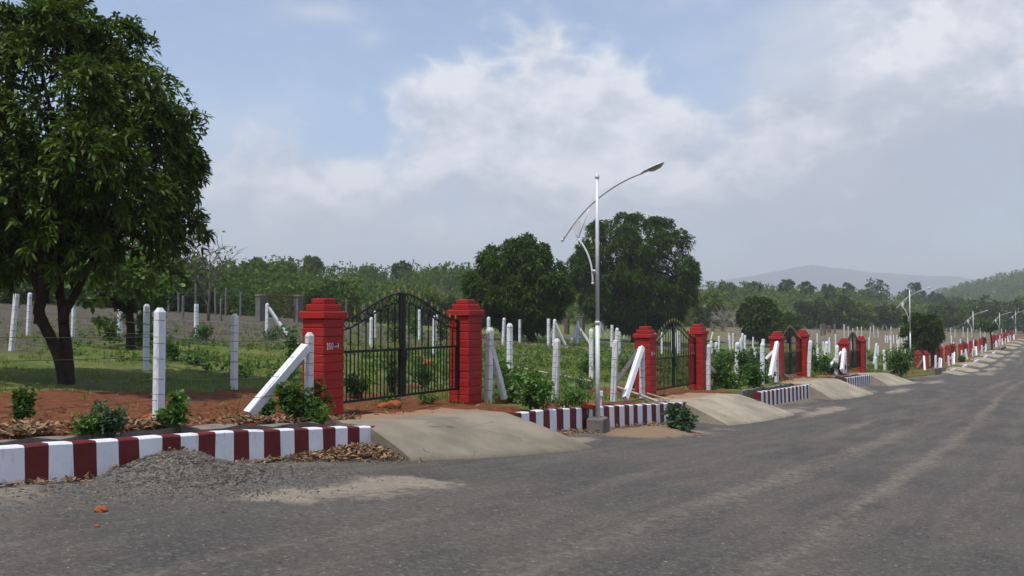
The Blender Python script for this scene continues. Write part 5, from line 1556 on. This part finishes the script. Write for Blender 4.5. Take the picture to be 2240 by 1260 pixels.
# dry leaf litter behind the kerb and against it
def litter(name, label, s, t, zf, L, seed, h=0.03):
    rng = np.random.default_rng(seed); n = len(s); X, Y = xy(s, t); Z = zf(s, t) + rng.random(n) * h
    a = rng.uniform(0, 6.28, n); D = np.stack([np.cos(a), np.sin(a), rng.normal(.1, .3, n)], -1)
    V, F, per = leaf_quads(np.stack([X, Y, Z + .008], -1), D, L * rng.uniform(.5, 1.2, n), L * .33 * rng.uniform(.6, 1.2, n), rng.normal(0, .12, n)[:, None], rng, True)
    return tag(link(name, np_mesh(name, V, F, M['litter'], tint=np.repeat(rng.beta(1.3, 1.6, n), per))), label, 'leaf litter', kind='stuff')


fz = lambda s, t: ground_z(*xy(s, t))
n = 9500; s = rng.uniform(-1, 10.2, n); t = 9.36 + np.abs(rng.normal(0, .42, n)); c = rng.random(n) < smooth(.3, .55, fbm(s * 1.4, t * 1.4, 3)); litter('leaf_litter', 'dry brown leaf litter behind the nearest kerb', s[c], t[c], fz, .105, 1, .06)
rz = lambda s, t: road_top(s, t)
n = 3200; s = rng.normal(9.05, .55, n); t = 8.55 - np.abs(rng.normal(0, .26, n)) * np.interp(s, [7.8, 9.3, 10], [.4, 1.3, 1]); c = (s < 9.75)
litter('leaf_heap', 'heap of dry leaves at the foot of the nearest kerb beside the ramp', s[c], t[c], lambda a, b: rz(a, b) + .10 * np.exp(-((a - 9.2) / .6) ** 2 - ((b - 8.4) / .35) ** 2) * rng.random(len(a)), .085, 2, .06)
n = 900; s = rng.uniform(1.5, 8.2, n); t = 8.54 - np.abs(rng.normal(0, .10, n)); c = rng.random(n) < smooth(.42, .6, fbm(s * 2.2, t * 0 + 2, 3)); litter('kerb_leaves', 'scattered dry leaves along the foot of the nearest kerb', s[c], t[c], rz, .09, 3, .03)
n = 900; s = np.concatenate([rng.normal(15.4, .55, n // 2), rng.uniform(17, 22.4, n // 2)]); t = 8.52 - np.abs(rng.normal(0, .2, n)); litter('ramp_leaves', 'dry leaves below the striped kerb of the nearest lamp post', s, t, rz, .08, 4, .05)
n = 450; s = rng.uniform(10, 60, n); t = rng.uniform(9.6, 13, n); litter('yard_leaves', 'fallen leaves scattered inside the gates', s, t, fz, .13, 5)

# loose stones
OCT_V = np.array([(1, 0, 0), (-1, 0, 0), (0, 1, 0), (0, -1, 0), (0, 0, 1), (0, 0, -1)], float)
OCT_F = np.array([(0, 2, 4), (2, 1, 4), (1, 3, 4), (3, 0, 4), (2, 0, 5), (1, 2, 5), (3, 1, 5), (0, 3, 5)])


def pebbles(name, label, cat, P, size, mat, seed):
    rng = np.random.default_rng(seed); n = len(P)
    V = OCT_V[None] * size[:, None, None] * rng.uniform(.55, 1.25, (n, 6, 1)) * np.array([1, 1, .7]); a = rng.uniform(0, 6.28, n); c, s = np.cos(a), np.sin(a)
    V = np.stack([V[..., 0] * c[:, None] - V[..., 1] * s[:, None], V[..., 0] * s[:, None] + V[..., 1] * c[:, None], V[..., 2]], -1) + P[:, None]
    F = (np.arange(n)[:, None, None] * 6 + OCT_F[None]).reshape(-1, 3)
    return tag(link(name, np_mesh(name, V.reshape(-1, 3), [F], M[mat], tint=np.repeat(rng.beta(1.2, 3.2, n), 6))), label, cat, kind='stuff')


n = 9000; s = rng.normal(6.2, .8, n); t = 8.05 + rng.normal(0, .6, n); c = t < 8.5; s, t = s[c], t[c]; X, Y = xy(s, t)
pebbles('gravel', 'heap of grey gravel against the nearest kerb', 'gravel', np.stack([X, Y, road_top(s, t)], -1), .005 + .022 * rng.random(len(s)) ** 2.2, 'gravel', 8)
n = 6000; s = rng.uniform(0, 18, n); t = 8.4 - 9 * rng.random(n) ** 1.3; X, Y = xy(s, t)
pebbles('road_grit', 'loose grit scattered over the road', 'grit', np.stack([X, Y, road_top(s, t)], -1), .004 + .013 * rng.random(n) ** 4, 'gravel', 9)
n = 2200; s = rng.uniform(-1, 10.5, n); t = rng.uniform(9.5, 12.6, n); X, Y = xy(s, t)
pebbles('soil_clods', 'loose red soil clods behind the nearest kerb', 'soil', np.stack([X, Y, ground_z(X, Y)], -1), .012 + .06 * rng.random(n) ** 4, 'soilclod', 10)


def rock(px, py, size, label, mat='stone', seed=1, squash=.6, name='rock', on_road=True):
    rng = np.random.default_rng(seed); p = at(px, py)
    if on_road: s, t = st(p[0], p[1]); p[2] = float(road_top(s, t))
    phi = np.linspace(0.05, math.pi - .05, 7); th = np.arange(10) / 10 * 6.283
    V = np.array([(math.sin(a) * math.cos(b), math.sin(a) * math.sin(b), math.cos(a)) for a in phi for b in th]); V = V * (1 + rng.normal(0, .10, (len(V), 1))) * size * np.array([1.15, .9, squash])
    V[:, 2] += size * squash * .6
    F = [(i * 10 + j, (i + 1) * 10 + j, (i + 1) * 10 + (j + 1) % 10, i * 10 + (j + 1) % 10) for i in range(6) for j in range(10)]
    me = np_mesh(name, V, [np.array(F)], M[mat]); return tag(link(name, me, None, tuple(p)), label, 'rock')


rock(812, 978, .17, 'dark grey rock on the leaf heap at the end of the nearest kerb', seed=3)
rock(221, 1118, .05, 'orange red clod lying on the road left of the gravel heap', 'redstone', 4, .7)
rock(212, 1152, .02, 'tiny orange pebble below the red clod on the road', 'redstone', 5)
rock(582, 1000, .09, 'flat grey stone at the foot of the nearest kerb', seed=6, squash=.3)
rock(515, 1016, .06, 'flat pinkish brick piece beside the gravel heap', 'redstone', 7, .35)
rock(1544, 910, .11, 'orange stone beside the roadside plant', 'redstone', 8)
rock(1520, 955, .05, 'small orange stone on the road below the roadside plant', 'redstone', 15)
rock(1909, 834, .18, 'orange soil lump at the foot of the fourth ramp', 'redstone', 9, .4)
for i, (px, py, sz, lb) in enumerate(((840, 893, .10, 'red clod under the left leaf of the nearest gate'), (862, 893, .13, 'largest red clod under the nearest gate'), (1095, 882, .11, 'red clod at the foot of the prop right of the nearest gate'), (330, 925, .11, 'red clod left of the nearest white post'), (1706, 830, .3, 'grey boulder at the foot of the third gate pillar'), (935, 800, .22, 'red soil lump behind the right leaf of the nearest gate'))):
    rock(px, py, sz, lb, 'redstone' if i != 4 else 'stone', 20 + i, .7, on_road=False)
p = at(1284, 892); o = link('brick_slab', MB().bevbox((0.36, 0.22, 0.10), .015, 0, .004, np.random.default_rng(5)).mesh('brick_slab', M['redstone']), None, tuple(p), (0.25, 0.15, .5)); tag(o, 'orange brick slab lying behind the kerb left of the lamp post', 'brick')

# ================================================================ far houses
for i, (px, py, w, mat, lb) in enumerate(((1955, 660, 14, 'white_old', 'far white house among the trees left of the second lamp arm'), (2218, 671, 26, 'white_old', 'far long pale house on the hillside at the right edge'))):
    Y = 330 if i == 0 else 420; d = ray(px, py) * Y; m = Y / FPX; W_ = w * m
    root = empty('house', (d[0], d[1], d[2] - 1.6)); tag(root, lb, 'house', 'far houses')
    link('wall', MB().box((0, 0, -1.0), (W_, 4, 5.0)).mesh('wall', M[mat]), root)
    link('roof', MB().add([(-W_ * .55, -2.4, 1.5), (W_ * .55, -2.4, 1.5), (W_ * .55, 2.4, 1.5), (-W_ * .55, 2.4, 1.5), (-W_ * .5, 0, 2.5), (W_ * .5, 0, 2.5)], [(0, 1, 5, 4), (2, 3, 4, 5), (3, 2, 1, 0)], [(0, 4, 3), (1, 2, 5)]).mesh('roof', M['concrete']), root)
    for k in (-.25, .25): link('window', MB().box((k * W_, -2.02, 0.2), (0.9, .08, 1.0)).mesh('window', M['black']), root)

# ================================================================ haze
hm = bpy.data.materials.new('haze'); hm.use_nodes = True; hm.node_tree.nodes.clear()
ho = hm.node_tree.nodes.new('ShaderNodeOutputMaterial'); hv = hm.node_tree.nodes.new('ShaderNodeVolumePrincipled')
hv.inputs['Color'].default_value = (0.90, 0.93, 0.97, 1); hv.inputs['Density'].default_value = HAZE; hv.inputs['Anisotropy'].default_value = 0.0
hm.node_tree.links.new(hv.outputs[0], ho.inputs['Volume'])
_zs = [v.co.z for n_ in ('ground', 'hill', 'mountains', 'road') for v in bpy.data.objects[n_].data.vertices]
_lo, _hi = min(_zs) - 1.0, max(max(_zs), 40) + 3.0
hz = MB().box((1000, 1300, (_hi + _lo) / 2), (13000, 10400, _hi - _lo)).mesh('haze', hm)
tag(link('haze', hz), 'thin pale haze in the air', 'haze', kind='stuff')
